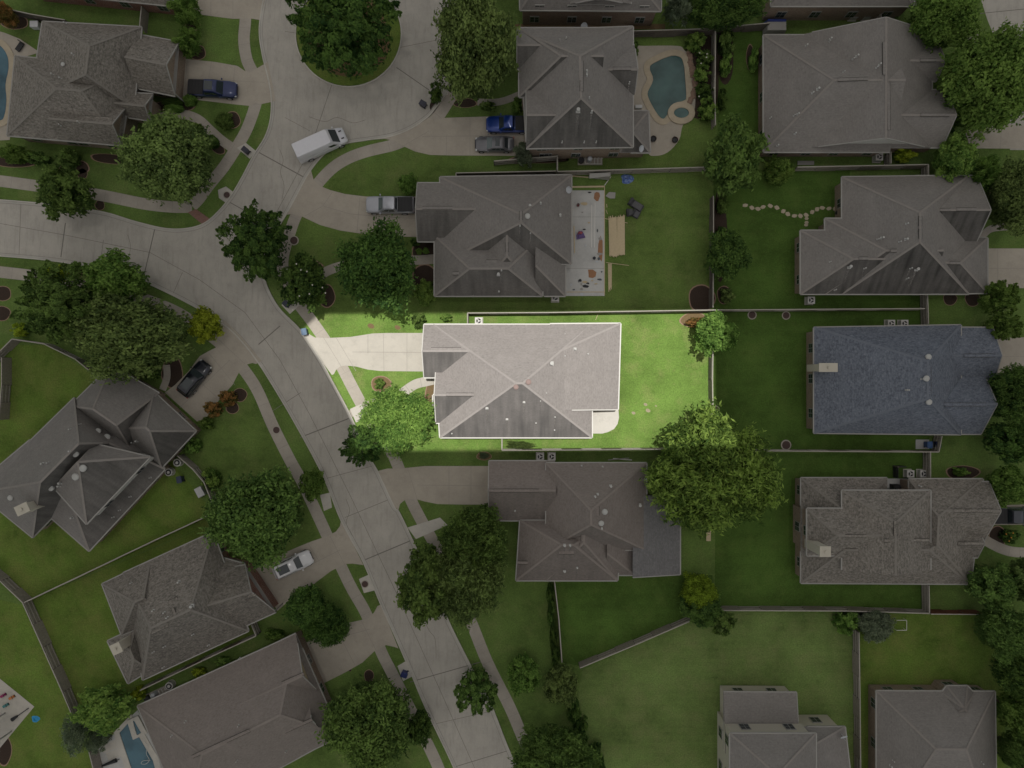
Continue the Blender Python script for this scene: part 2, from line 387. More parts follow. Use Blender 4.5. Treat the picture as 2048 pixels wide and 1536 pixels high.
# ---------------------------------------------------------------- ground sheets
def sheet(name, polys, mat, z, lines=(), lmat=None, px=True):
    """polys: outlines in photo pixels; lines: (points, width m) joints lying on the sheet"""
    b = MB()
    for poly in polys:
        b.face([((W(*p).x, W(*p).y, z)) for p in ccw([(q[0], -q[1]) for q in poly]) for p in [(p[0], -p[1])]])
    for pts, wd in lines:
        q = [W(*p) for p in pts]
        for i in range(len(q)-1):
            d = (q[i+1]-q[i]); L = d.length
            if L < 1e-6: continue
            nrm = Vector((-d.y, d.x, 0)).normalized()*wd/2
            b.face([(v.x, v.y, z+.005) for v in (q[i]+nrm, q[i]-nrm, q[i+1]-nrm, q[i+1]+nrm)][::1], 1)
    o = b.build(name, [mat, lmat or M['joint']])
    me = o.data
    import bmesh
    bm = bmesh.new(); bm.from_mesh(me)
    for f in bm.faces:
        f.normal_update()
        if f.normal.z < 0: f.normal_flip()
    bmesh.ops.triangulate(bm, faces=[f for f in bm.faces if len(f.verts) > 4]); bm.to_mesh(me); bm.free()
    return tag(o, kind='structure')
b = MB(); b.face([(-900, -900, 0), (900, -900, 0), (900, 900, 0), (-900, 900, 0)]); tag(b.build('ground', M['grass']), kind='structure')
_lz = [.003]
def lawn(poly, m):
    _lz[0] += .0006; sheet('lawn', [poly], M[m], _lz[0])
lawn([(560, 360), (912, 300), (912, 352), (835, 366), (836, 483), (869, 592), (935, 600), (935, 625), (640, 628), (560, 520), (575, 440)], 'grass_a')
lawn([(1205, 345), (1425, 338), (1425, 619), (935, 625), (870, 600), (1130, 592), (1205, 592)], 'grass_a')
lawn([(1427, 345), (1700, 330), (1700, 440), (1600, 470), (1600, 590), (1856, 586), (1856, 616), (1427, 619)], 'grass_b')
lawn([(1428, 622), (1858, 618), (1858, 880), (1875, 902), (1428, 898)], 'grass_b')
lawn([(603, 662), (639, 628), (1426, 623), (1428, 897), (735, 902), (668, 768), (640, 718)], 'grass_e')
lawn([(1430, 906), (1860, 906), (1860, 1222), (1430, 1216)], 'grass_b')
lawn([(1110, 1165), (1265, 1150), (1425, 1150), (1425, 1220), (1160, 1332), (1124, 1325)], 'grass_b')
lawn([(1165, 1340), (1385, 1240), (1440, 1224), (1712, 1228), (1712, 1640), (1240, 1640), (1150, 1420)], 'grass_c')
lawn([(1720, 1228), (2010, 1228), (2010, 1640), (1720, 1640)], 'grass_d')
lawn([(-60, 690), (95, 690), (195, 755), (210, 760), (440, 1040), (50, 1200), (-60, 1120)], 'grass_d')
lawn([(52, 1204), (430, 1045), (520, 1260), (280, 1372), (160, 1440), (60, 1210)], 'grass_d')
lawn([(-80, 1180), (45, 1210), (147, 1435), (230, 1640), (-80, 1640)], 'grass_d')
lawn([(385, 900), (470, 770), (480, 760), (640, 1060), (540, 1130), (440, 1050)], 'grass_a')
lawn([(1435, 55), (1530, 50), (1530, 320), (1435, 320)], 'grass_b')
lawn([(1265, 70), (1430, 60), (1430, 330), (1115, 340), (1115, 310), (1300, 305)], 'grass_a')
# street
WEST = [(-900, 332), (-500, 363), (-250, 382), (-150, 390), (-80, 396), (0, 400), (75, 406), (130, 412), (210, 425), (270, 443), (330, 457), (375, 457), (410, 446), (440, 420), (465, 388), (487, 350), (508, 310), (530, 275), (541, 240), (543, 200), (537, 160), (525, 110), (519, 60), (527, 0), (545, -50), (590, -110), (650, -140)]
EAST = [(745, -140), (820, -115), (875, -85), (903, -50), (915, 0), (918, 60), (912, 120), (893, 185), (872, 215), (855, 235), (820, 258), (780, 273), (730, 281), (690, 288), (652, 306), (622, 340), (603, 372), (575, 425), (548, 470), (527, 515), (530, 560), (557, 614), (603, 662), (640, 718), (668, 768), (702, 832), (732, 902), (755, 942), (788, 1012), (799, 1025), (829, 1088), (870, 1180), (902, 1252), (942, 1332), (982, 1409), (1017, 1497), (1060, 1590), (1180, 1860), (1420, 2400)]
SOUTH = [(1290, 2400), (1050, 1860), (930, 1590), (902, 1522), (852, 1417), (812, 1322), (762, 1209), (727, 1125), (682, 1040), (647, 953), (594, 853), (544, 768), (512, 719), (482, 681), (450, 651), (385, 611), (300, 569), (250, 552), (185, 535), (100, 521), (0, 512), (-80, 506), (-150, 500), (-250, 492), (-500, 472), (-900, 440)]
we, ea, so_ = smooth_line(WEST), smooth_line(EAST), smooth_line(SOUTH)
jl = []
for a, b_ in (((0, 447), (130, 470)), ((130, 470), (300, 505)), ((300, 505), (400, 560)), ((400, 560), (490, 625)), ((490, 625), (560, 720)), ((560, 720), (620, 830)), ((620, 830), (700, 990)), ((700, 990), (790, 1180)), ((790, 1180), (880, 1380)), ((880, 1380), (960, 1560))):
    jl.append(([a, b_], .05))
for a, b_, wd in (((131, 446), (122, 514), .12), ((42, 408), (38, 515), .05), ((207, 480), (203, 510), .05), ((311, 452), (286, 560), .12), ((968/1, 1322), (820, 1364), .1), ((365, 545), (345, 590), .05), ((520, 420), (660, 520), .0), ((600, 875), (700, 836), .12), ((517, 689), (560, 652), .12), ((545, 822), (602, 785), .06), ((648, 958), (752, 930), .05), ((690, 1035), (800, 990), .06), ((724, 1122), (829, 1078), .12), ((518, 305), (618, 360), .12), ((455, 402), (512, 434), .10), ((545, 440), (620, 300), .05), ((620, 300), (665, 165), .06), ((793, 135), (858, 180), .10), ((640, 500), (640, 500), .01), ((860, 1450), (992, 1420), .05), ((905, 1535), (1020, 1500), .08), ((570, 63), (608, 68), .05), ((600, 1), (625, 18), .08), ((570, 235), (620, 262), .04), ((800, 95), (900, 75), .05)):
    if wd: jl.append(([a, b_], wd))
for crack in ([(560, 300), (566, 322), (561, 345), (570, 371), (566, 398)], [(620, 235), (650, 242), (676, 236), (705, 244), (731, 240)], [(690, 1000), (698, 1022), (694, 1048), (706, 1071)], [(850, 1240), (858, 1262), (870, 1280), (874, 1318)], [(255, 470), (262, 492), (258, 515)]):
    jl.append((smooth_line([(x+rnd.uniform(-2, 2), y+rnd.uniform(-2, 2)) for x, y in crack], 4), .045))
sheet('road', [we + ea + so_], M['road'], .012, jl)
sheet('road', [[(1955, -80), (1962, 0), (1975, 40), (1995, 90), (2020, 300), (2200, 300), (2200, -80)]], M['road'], .008, [([(1960, 27), (2080, 15)], .08)])
def ribbon(name, line, wd, mat, z, joints=0, lm='joint_soft'):
    ln = smooth_line(line, 5); L, Rr = strip_poly(ln, wd)
    b = MB(); js = []
    acc = 0
    for i in range(len(ln)-1):
        q = [W(*L[i]), W(*L[i+1]), W(*Rr[i+1]), W(*Rr[i])]
        b.face([(p.x, p.y, z) for p in q])
        acc += math.hypot(ln[i+1][0]-ln[i][0], ln[i+1][1]-ln[i][1])
        if joints and acc > joints:
            acc = 0; a, c = W(*L[i]), W(*Rr[i]); d = (c-a); nrm = Vector((-d.y, d.x, 0)).normalized()*.025
            b.face([(v.x, v.y, z+.005) for v in (a+nrm, a-nrm, c-nrm, c+nrm)], 1)
    o = b.build(name, [mat, M[lm]]); import bmesh
    bm = bmesh.new(); bm.from_mesh(o.data)
    for f in bm.faces:
        f.normal_update()
        if f.normal.z < 0: f.normal_flip()
    bm.to_mesh(o.data); bm.free()
    return tag(o, kind='structure')
SIDE = [
 [(490, -40), (491, 35), (488, 80), (494, 120), (508, 152), (514, 190), (508, 220), (492, 262), (470, 300), (447, 335), (420, 368), (398, 398), (384, 412)],
 [(-900, 293), (-500, 322), (-250, 341), (-120, 351), (-60, 356), (0, 362), (60, 370), (140, 380), (210, 392), (290, 408), (345, 414), (384, 414)],
 [(-900, 466), (-500, 500), (-250, 522), (-120, 533), (-60, 538), (0, 544), (60, 551), (115, 561), (185, 576), (260, 590), (345, 620), (400, 655), (455, 700), (492, 745), (517, 785), (545, 850), (580, 920), (605, 965), (640, 1040), (697, 1164), (732, 1227), (762, 1302), (787, 1352), (862, 1502), (900, 1590), (1020, 1860), (1260, 2400)],
 [(908, 182), (895, 205), (877, 232), (855, 252), (820, 275), (787, 290), (737, 302), (700, 315), (668, 334), (640, 362), (612, 400), (593, 430), (580, 465), (567, 510), (567, 545), (585, 590), (622, 640), (650, 680), (680, 727), (705, 775), (735, 830), (765, 875), (787, 912), (805, 955), (822, 1000), (845, 1045), (875, 1100), (937, 1232), (975, 1325), (1020, 1415), (1052, 1490), (1100, 1590), (1215, 1860), (1455, 2400)],
 [(1928, -40), (1937, 30), (1948, 85), (1960, 140)],
]
for s_ in SIDE: ribbon('sidewalk', s_, 23, M['walk'], .020, 27)
DR = [
 ('drive', [(360, -60), (545, -50), (519, 40), (500, 37), (466, 38), (405, 30), (380, 10)], [([(422, -20), (422, 32)], .05), ([(466, -20), (466, 38)], .05)]),
 ('drive', [(340, 112), (372, 118), (430, 124), (475, 132), (490, 142), (500, 145), (536, 124), (552, 202), (525, 208), (510, 206), (500, 212), (470, 209), (395, 200), (345, 194)], [([(375, 118), (368, 195)], .05), ([(423, 124), (417, 160)], .05), ([(470, 130), (463, 208)], .05), ([(345, 155), (530, 165)], .04)]),
 ('drive', [(730, 280), (780, 272), (820, 256), (855, 234), (868, 242), (885, 236), (975, 233), (1062, 233), (1062, 312), (900, 311), (860, 310), (830, 303), (808, 293), (790, 282), (770, 278)], [([(940, 234), (940, 311)], .05), ([(893, 272), (893, 311)], .05), ([(845, 273), (1055, 271)], .06), ([(1000, 233), (1000, 310)], .05), ([(858, 262), (800, 296)], .05)]),
 ('drive', [(622, 340), (603, 372), (572, 430), (582, 428), (604, 433), (640, 450), (680, 461), (720, 467), (780, 473), (840, 474), (840, 393), (730, 393), (690, 388), (660, 380), (640, 372), (628, 362)], [([(720, 395), (714, 465)], .05), ([(646, 412), (700, 428), (785, 435), (838, 437)], .06), ([(646, 412), (610, 432)], .05), ([(784, 395), (784, 472)], .05), ([(665, 384), (646, 412)], .05)]),
 ('drive_new', [(596, 662), (618, 668), (630, 675), (655, 676), (700, 674), (720, 671), (745, 667), (775, 666), (850, 666), (850, 743), (760, 742), (735, 739), (712, 733), (690, 731), (680, 733), (672, 740), (668, 748), (664, 750), (640, 718)], [([(647, 675), (690, 745)], .05), ([(672, 675), (712, 742)], .05), ([(736, 669), (736, 706)], .06), ([(767, 667), (768, 742)], .05), ([(814, 666), (814, 742)], .05), ([(705, 704), (850, 705)], .06)]),
 ('drive', [(755, 942), (775, 937), (800, 937), (850, 932), (905, 932), (980, 932), (980, 1009), (920, 1009), (875, 1008), (850, 1003), (832, 998), (812, 998), (800, 1008), (797, 1020), (788, 1012)], [([(815, 935), (835, 1000)], .05), ([(898, 932), (898, 1008)], .06), ([(942, 932), (942, 1008)], .06), ([(835, 970), (980, 972)], .06)]),
 ('drive', [(450, 640), (482, 672), (524, 722), (512, 728), (505, 726), (490, 730), (478, 745), (465, 770), (440, 798), (402, 850), (330, 785), (350, 770), (375, 745), (400, 712), (418, 702), (432, 695), (425, 670), (435, 652)], [([(415, 703), (470, 770)], .05), ([(380, 745), (440, 800)], .05), ([(460, 720), (360, 815)], .06), ([(430, 672), (490, 728)], .05)]),
 ('drive', [(682, 1040), (680, 1052), (672, 1063), (655, 1072), (625, 1082), (600, 1092), (540, 1118), (505, 1135), (555, 1222), (585, 1194), (625, 1170), (662, 1142), (690, 1128), (705, 1127), (727, 1130)], [([(615, 1085), (640, 1125)], .05), ([(560, 1160), (680, 1100)], .06), ([(660, 1072), (690, 1130)], .05)]),
 ('drive', [(762, 1209), (755, 1212), (748, 1225), (735, 1237), (700, 1245), (660, 1262), (580, 1300), (640, 1370), (690, 1345), (725, 1325), (748, 1303), (772, 1290), (790, 1294), (797, 1297)], [([(722, 1240), (752, 1300)], .05), ([(672, 1257), (710, 1330)], .05), ([(618, 1292), (740, 1258)], .06)]),
 ('drive', [(1960, 497), (2200, 497), (2200, 580), (2030, 576), (1960, 570)], [([(1995, 498), (1995, 572)], .05), ([(1960, 537), (2100, 537)], .05)]),
 ('drive', [(1975, 676), (2200, 672), (2200, 750), (1975, 752)], [([(1980, 713), (2100, 713)], .05), ([(1995, 690), (1990, 750)], .05)]),
 ('drive', [(1975, 985), (2010, 1010), (2200, 1005), (2200, 1048), (1980, 1050)], []),
 ('drive', [(1930, 262), (2000, 250), (2200, 250), (2200, 298), (1940, 297)], [([(2003, 252), (2000, 297)], .05)]),
]
for m_, poly, ln in DR: sheet('driveway', [poly], M[m_], .032, ln, M['joint_soft'])
# walks, pads, beds
def walkway(line, wd, m='walk', j=22): ribbon('path', line, wd, M[m], .026, j)
walkway([(318, 236), (345, 231), (372, 230), (398, 240), (420, 260), (445, 282), (475, 302)], 19)
walkway([(955, 204), (985, 205), (1010, 201), (1045, 187)], 14)
walkway([(635, 556), (655, 542), (690, 531), (750, 525), (820, 521), (872, 518)], 19)
walkway([(800, 790), (828, 770), (852, 763), (885, 756)], 19, 'drive_new')
walkway([(1940, 478), (1965, 470), (1988, 456), (2060, 452)], 14)
walkway([(1958, 1072), (1978, 1085), (2005, 1098), (2030, 1104), (2080, 1106)], 20)
walkway([(325, 780), (334, 755), (333, 730)], 14)
ribbon('path', [(700, 828), (740, 808), (760, 795)], 14, M['walk'], .027)
sheet('pavement', [[(376, 425), (392, 418), (420, 438), (404, 448)]], M['brickpave'], .034)
for q in ([(436, 380), (452, 373), (468, 385), (455, 408), (438, 396)], [(718, 1158), (740, 1148), (752, 1180), (728, 1186)], [(474, 296), (492, 286), (512, 302), (500, 318)], [(563, 610), (588, 590), (600, 610), (580, 628)], [(795, 1332), (815, 1320), (826, 1352), (806, 1362)], [(855, 195), (862, 175), (905, 160), (895, 190)], [(815, 1055), (880, 1035), (895, 1050), (832, 1078)], [(700, 818), (722, 808), (742, 830), (712, 845)], [(640, 990), (660, 985), (664, 1015), (648, 1022)]):
    sheet('pavement', [q], M['kerb'], .030)
def bed(cx, cy, rx, ry, m='mulch', rot=0, z=.016, edge=True):
    pts = [(cx+rx*math.cos(a)*(1+.07*math.sin(3*a+cx))*math.cos(rot)-ry*math.sin(a)*math.sin(rot), cy+rx*math.cos(a)*math.sin(rot)+ry*math.sin(a)*math.cos(rot)) for a in [2*math.pi*i/20 for i in range(20)]]
    if edge: sheet('flower_bed', [[(cx+(x-cx)*1.10, cy+(y-cy)*1.10) for x, y in pts]], M['edging'], z-.004)
    sheet('flower_bed', [pts], M[m], z)
for a in ((1403, 597, 25, 26), (1388, 640, 26, 14, 'straw'), (654, 592, 15, 22), (618, 545, 30, 25), (762, 768, 19, 15, 'straw'), (697, 70, 84, 84, 'straw', 0, .022, False), (855, 500, 30, 25), (850, 560, 25, 30), (868, 795, 18, 34, 'straw'),
          (30, 45, 26, 13), (395, 105, 16, 14), (385, 50, 14, 12), (150, 335, 28, 14), (30, 322, 45, 12), (165, 348, 9, 11), (222, 318, 40, 9, 'mulch', R(6)), (350, 212, 40, 11), (465, 240, 15, 16), (435, 295, 16, 10, 'mulch', .7), (395, 258, 14, 10),
          (1448, 590, 13, 17), (1995, 1075, 16, 22), (1925, 945, 32, 13), (1400, 150, 40, 90, 'mulch', 0, .018, False), (1450, 110, 18, 60, 'mulch', 0, .014, False), (1440, 470, 14, 95, 'mulch', 0, .02, False), (1900, 598, 13, 12), (1945, 598, 14, 14), (738, 1352, 9, 12), (650, 1420, 14, 10),
          (5, 587, 17, 14), (3, 627, 17, 14), (480, 790, 13, 13), (465, 815, 12, 12), (345, 745, 20, 30), (1080, 318, 55, 8), (150, 548, 14, 9), (200, 410, 9, 10), (1980, 400, 10, 14), (240, 1480, 30, 20, 'straw'), (300, 290, 12, 12), (8, 1500, 14, 30, 'mulch'), (870, 215, 10, 14), (395, 1395, 20, 10), (1165, 60, 40, 8), (700, 1340, 3, 3), (968, 912, 14, 8, 'straw'), (930, 206, 22, 9), (1500, 115, 7, 25, 'mulch', 0, .02)):
    bed(*a)
sheet('ground', [[(1030, 48), (1330, 48), (1330, 58), (1030, 60)]], M['straw'], .01)
# island kerb, kerbs along the street
def kerb_run(line, wdm=.16, ht=.11, gaps=(), z=.0):
    b = MB(); ln = [W(*p) for p in line]; out = []
    prof = [(-wdm/2, 0), (-wdm/2*.8, ht), (wdm/2*.7, ht), (wdm/2, 0)]
    gl = MB()
    def low(px, py): return any(math.hypot(px-g[0], py-g[1]) < g[2] for g in gaps)
    rows = []
    for i, p in enumerate(ln):
        d = (ln[min(i+1, len(ln)-1)]-ln[max(0, i-1)]); n = Vector((-d.y, d.x, 0)).normalized()
        k = .25 if low(*line[i]) else 1
        rows.append([(p.x+n.x*a, p.y+n.y*a, .04+h_*k) for a, h_ in prof])
    for i in range(len(rows)-1):
        for j in range(3): b.face([rows[i][j], rows[i][j+1], rows[i+1][j+1], rows[i+1][j]])
    o = b.build('kerb', M['kerb']); return tag(o, kind='structure')
GAPS = [(527, 165, 40), (800, 262, 48), (600, 378, 45), (635, 705, 46), (775, 980, 44), (500, 700, 55), (706, 1086, 48), (780, 1252, 46), (527, 10, 40)]
kerb_run(we, gaps=GAPS); kerb_run(ea, gaps=GAPS); kerb_run(so_, gaps=GAPS)
isl = [(697+106*math.cos(t)*(1 if True else 1), 68+106*math.sin(t)) for t in [2*math.pi*i/60 for i in range(61)]]
sheet('verge', [isl[:-1]], M['grass_d'], .016)
kerb_run(isl)
# gutter pan: a slightly different concrete strip beside the kerb
def offs(line, d):
    L, Rr = strip_poly(line, 2*d); return L
for ln, s in ((we, 6), (ea, 6), (so_, 6)):
    ribbon('gutter', offs(ln, 2.5)[::3], 5, M['kerb_low'], .018); ribbon('gutter', offs(ln, s)[::3], .9, M['gutter'], .022)
# patches of worn soil in the sunny lot, stepping stones
for x, y, r_ in ((1291, 809, 4), (1296, 821, 5), (1267, 826, 4), (1312, 812, 2), (742, 652, 7), (795, 655, 6)):
    bed(x, y, r_, r_*.7, 'worn' if x > 900 else 'straw', .4, .014, False)
# ---------------------------------------------------------------- houses
CEN = Vector((0, 0))
class Blk:
    pass
def make_block(poly, ze, ridge, zr, gable='', mat=None, wall=None):
    B = Blk(); B.ze = ze; B.zr = zr; B.mat = mat; B.wall = wall
    P = [W(x, y, ze) for x, y in poly]; P = [(p.x, p.y) for p in P]; g = list((gable + '-'*8)[:len(poly)])
    if area2(P) < 0:       # reverse, keep edge flags aligned
        P = P[::-1]; g = (g[::-1])[1:] + [g[::-1][0]]
    B.P = P; B.g = g
    rp = [W(x, y, zr) for x, y in ridge]; B.E = []
    for i in range(len(P)):
        a, c = P[i], P[(i+1) % len(P)]; dx, dy = c[0]-a[0], c[1]-a[1]; L = math.hypot(dx, dy)
        n = (dy/L, -dx/L); d = n[0]*a[0]+n[1]*a[1]
        dist = min(d-(n[0]*r_.x+n[1]*r_.y) for r_ in rp); dist = max(dist, .6)
        B.E.append((n, d, (zr-ze)/dist, L, a, c))
    return B
def bz(B, x, y):
    z = 1e9
    for (n, d, s, L, a, c), g in zip(B.E, B.g):
        t = d-(n[0]*x+n[1]*y)
        if t < -1e-4: return -1e9
        if g == '-': z = min(z, B.ze+s*t)
    return z
def roofz(blocks, x, y): return max(bz(B, x, y) for B in blocks)
def hit(blocks, px, py):
    z = 4.0
    for _ in range(12):
        p = W(px, py, z); zn = roofz(blocks, p.x, p.y)
        if zn < -1e8: break
        z = .5*z+.5*zn
    return W(px, py, z)
def house(name, label, blocks, shingle, wall, group='brick houses on the street', stain=0.0, stain_dir=(0, -1), vents=(), ridges=(), trim='trim_dim', big=(), chimney=(), gable_mat='siding', windows=True, dishes=(), doors=(), caps=True, streaks=True, turb='vent'):
    BL = [make_block(*b_) if not isinstance(b_, dict) else make_block(**b_) for b_ in blocks]
    for i, B in enumerate(BL):
        for e in range(len(B.E)): pass
        B.ze += .003*i; B.zr += .003*i
    c = Vector((sum(p[0] for B in BL for p in B.P), sum(p[1] for B in BL for p in B.P), 0))/sum(len(B.P) for B in BL)
    root = empty(name, (c.x, c.y, 0)); tag(root, label, 'house', group)
    def par(o): o.parent = root; o.matrix_parent_inverse = Matrix.Translation((-c.x, -c.y, 0)); return o
    mats = [shingle]; rb = MB(); fb = MB(); wb = MB(); gbs = []; cp = MB()
    wm = [wall]
    for B in BL:
        if B.mat and B.mat not in mats: mats.append(B.mat)
        if B.wall and B.wall not in wm: wm.append(B.wall)
    def others_above(B, x, y, z):
        return any(bz(O, x, y) > z+.12 for O in BL if O is not B)
    for B in BL:
        seen = set(); mi = mats.index(B.mat) if B.mat else 0
        for i, (n, d, s, L, a, e) in enumerate(B.E):
            if B.g[i] != '-': continue
            poly = list(B.P)
            for j, (n2, d2, s2, *_) in enumerate(B.E):
                if j == i or B.g[j] != '-': continue
                # s*(d-n.p) <= s2*(d2-n2.p)
                nn = (-s*n[0]+s2*n2[0], -s*n[1]+s2*n2[1]); dd = s2*d2-s*d
                poly = clip(poly, nn, dd)
                if len(poly) < 3: break
            if len(poly) < 3: continue
            t = ((e[0]-a[0])/L, (e[1]-a[1])/L)
            pts = []; uv = []
            for p in poly:
                up = d-(n[0]*p[0]+n[1]*p[1]); pts.append((p[0], p[1], B.ze+s*up))
                uv.append(((p[0]-a[0])*t[0]+(p[1]-a[1])*t[1]+a[0]*.37, up*math.sqrt(1+s*s)))
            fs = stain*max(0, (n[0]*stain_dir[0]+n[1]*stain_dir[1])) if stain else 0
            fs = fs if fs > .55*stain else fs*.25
            fs = max(fs, .10 if n[0] > .7 else (.05 if n[0] < -.7 else 0))  # side-facing facets darkened: facet shading put into the colour so hips show
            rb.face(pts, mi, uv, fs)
            # hip caps along the interior edges of this facet
            if caps:
                for k in range(len(poly)):
                    p, q = pts[k], pts[(k+1) % len(pts)]
                    if abs(p[2]-B.ze) < .02 and abs(q[2]-B.ze) < .02: continue
                    on_edge = False
                    for (n3, d3, *_r) in B.E:
                        if abs(n3[0]*p[0]+n3[1]*p[1]-d3) < .02 and abs(n3[0]*q[0]+n3[1]*q[1]-d3) < .02: on_edge = True
                    kk = tuple(sorted(((round(p[0], 1), round(p[1], 1)), (round(q[0], 1), round(q[1], 1)))))
                    if on_edge or kk in seen: continue
                    seen.add(kk)
                    cp.bar((p[0], p[1], p[2]), (q[0], q[1], q[2]), .24, .017)
        # eaves and walls
        inset = .38+.005*BL.index(B)
        for i, (n, d, s, L, a, e) in enumerate(B.E):
            t = ((e[0]-a[0])/L, (e[1]-a[1])/L); N = max(2, int(L/.2)); run = None
            for k in range(N+1):
                u = L*k/N; x, y = a[0]+t[0]*u, a[1]+t[1]*u
                zt = B.ze if B.g[i] == '-' else bz(B, x-n[0]*.01, y-n[1]*.01)
                vis = B.g[i] != 'o' and not others_above(B, x-n[0]*.03, y-n[1]*.03, zt) and k < N
                if vis and run is None: run = (u, k)
                if not vis and run is not None:
                    u0 = run[0]; u1 = u
                    if u1-u0 > .3:
                        if B.g[i] == '-':
                            p = (a[0]+t[0]*u0+n[0]*.05, a[1]+t[1]*u0+n[1]*.05, B.ze-.07); q = (a[0]+t[0]*u1+n[0]*.05, a[1]+t[1]*u1+n[1]*.05, B.ze-.07)
                            fb.bar(p, q, .12+.004*BL.index(B), .17+.004*BL.index(B))
                            mid = ((p[0]+q[0])/2, (p[1]+q[1])/2)
                            if windows and n[0]*mid[0]+n[1]*mid[1] < -6 and u1-u0 > 2.4:
                                kk = max(1, int((u1-u0)/3.6))
                                for lv in ([.9] if B.ze < 4.6 else [.9, 3.7]):
                                    for w_ in range(kk):
                                        uc = u0+(u1-u0)*(w_+.5)/kk+rnd.uniform(-.3, .3)
                                        B.wins = getattr(B, 'wins', []) + [(a[0]+t[0]*uc-n[0]*inset, a[1]+t[1]*uc-n[1]*inset, lv, math.atan2(t[1], t[0]), n)]
                    run = None
            if B.g[i] == 'g':      # rake boards and gable wall
                prev = None
                for k in range(N+1):
                    u = L*k/N; x, y = a[0]+t[0]*u, a[1]+t[1]*u; z = bz(B, x-n[0]*.01, y-n[1]*.01)
                    cur = (x+n[0]*.03, y+n[1]*.03, z-.05)
                    if prev and not any(bz(O, x-n[0]*.3, y-n[1]*.3) > z-.25 for O in BL if O is not B): fb.bar(prev, cur, .10, .15)
                    prev = cur
                pts = [(a[0]+t[0]*L*k/N-n[0]*inset, a[1]+t[1]*L*k/N-n[1]*inset, max(B.ze-.2, bz(B, a[0]+t[0]*L*k/N-n[0]*.01, a[1]+t[1]*L*k/N-n[1]*.01)-.12)) for k in range(N+1)]
                base = [(a[0]+t[0]*.35-n[0]*inset, a[1]+t[1]*.35-n[1]*inset, B.ze-.2), (e[0]-t[0]*.35-n[0]*inset, e[1]-t[1]*.35-n[1]*inset, B.ze-.2)]
                gb = MB(); gbs.append(gb); gb.face([base[0]] + pts[1:-1] + [base[1]], 0, [(k*.3, p[2]) for k, p in enumerate([base[0]]+pts[1:-1]+[base[1]])])
        # walls
        Pw = []
        E = B.E
        for i in range(len(E)):
            n0, d0 = E[i-1][0], E[i-1][1]-inset; n1, d1 = E[i][0], E[i][1]-inset
            det = n0[0]*n1[1]-n0[1]*n1[0]
            if abs(det) < 1e-3: Pw.append((E[i][4][0]-n1[0]*inset, E[i][4][1]-n1[1]*inset))
            else: Pw.append(((d0*n1[1]-d1*n0[1])/det, (n0[0]*d1-n1[0]*d0)/det))
        wi = wm.index(B.wall) if B.wall else 0
        for i in range(len(Pw)):
            p, q = Pw[i], Pw[(i+1) % len(Pw)]; L = math.hypot(q[0]-p[0], q[1]-p[1])
            zt = B.ze-.16
            wb.face([(p[0], p[1], 0), (q[0], q[1], 0), (q[0], q[1], zt), (p[0], p[1], zt)], wi, [(0, 0), (L, 0), (L, zt), (0, zt)])
        fb.face([(p[0], p[1], B.ze-.15) for p in reversed(B.P)])        # soffit
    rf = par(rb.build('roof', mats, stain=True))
    md = rf.modifiers.new('thickness', 'SOLIDIFY'); md.thickness = .07; md.offset = -1
    par(fb.build('fascia', M[trim])); par(wb.build('wall', wm))
    for gb in gbs: par(gb.build('gable', gable_mat if not isinstance(gable_mat, str) else M[gable_mat]))
    if cp.f:
        capo = cp.build('ridge_cap', CAPM[shingle.name], stain=True); capo.parent = rf
    for B in BL:
        for (x, y, z0, rz, n) in getattr(B, 'wins', []):
            fr = MB(); fr.box((x+n[0]*.03, y+n[1]*.03, z0+.7), (1.15, .10, 1.5), rz); f = par(fr.build('window', M['trim_dim']))
            pn = MB()
            for dx in (-.27, .27):
                for dz in (-.33, .33):
                    pn.box((x+n[0]*.085+math.cos(rz)*dx, y+n[1]*.085+math.sin(rz)*dx, z0+.7+dz), (.48, .02, .6), rz)
            po = pn.build('pane', M['glass']); po.parent = f
    # ridge vents: low strips with a dark bar each side, edge shadow put in as colour
    for (x0, y0, x1, y1) in ridges:
        zm = hit(BL, (x0+x1)/2, (y0+y1)/2).z; p, q = W(x0, y0, zm), W(x1, y1, zm)
        v = MB(); d = (q-p); n = Vector((-d.y, d.x, 0)).normalized(); up = Vector((0, 0, .09))
        v.bar(p+up, q+up, .30, .05)
        for s_ in (-1, 1): v.bar(p+up*.75+n*s_*.17, q+up*.75+n*s_*.17, .07, .05, 1)
        v_o = v.build('ridge_vent', [shingle, M['vent_dark']], stain=True); v_o.parent = rf
    for item in vents:
        x, y = item[:2]; r_ = (item[2] if len(item) > 2 else .10)*.82; p = hit(BL, x, y)
        if p.z > 20 or p.z < 1: continue
        v = MB(); v.cyl((p.x, p.y, p.z-.05), r_*.75, .45+r_, 10); v.cyl((p.x, p.y, p.z+.4+r_), r_*1.25, .06, 10); v.box((p.x, p.y, p.z+.02), (r_*3, r_*3, .05))
        o = v.build('vent_pipe', M['vent']); o.parent = rf
        z1 = roofz(BL, p.x, p.y-.5)
        if stain and streaks and z1 < p.z and roofz(BL, p.x, p.y-.1) < p.z-.03:
            s_ = MB(); Ls = 1.4+r_*6
            ws = r_*.9
            q = [(p.x-ws, p.y-.1), (p.x-ws*1.3, p.y-Ls), (p.x+ws*1.3, p.y-Ls), (p.x+ws, p.y-.1)]
            zz = [roofz(BL, a_, b_) for a_, b_ in q]
            if min(zz) > 1: s_.face([(a_, b_, z_+.006) for (a_, b_), z_ in zip(q, zz)], 0, [(0, 0), (0, 1), (1, 1), (1, 0)]); so2 = s_.build('washed_streak', M['sh_clean']); so2.parent = rf
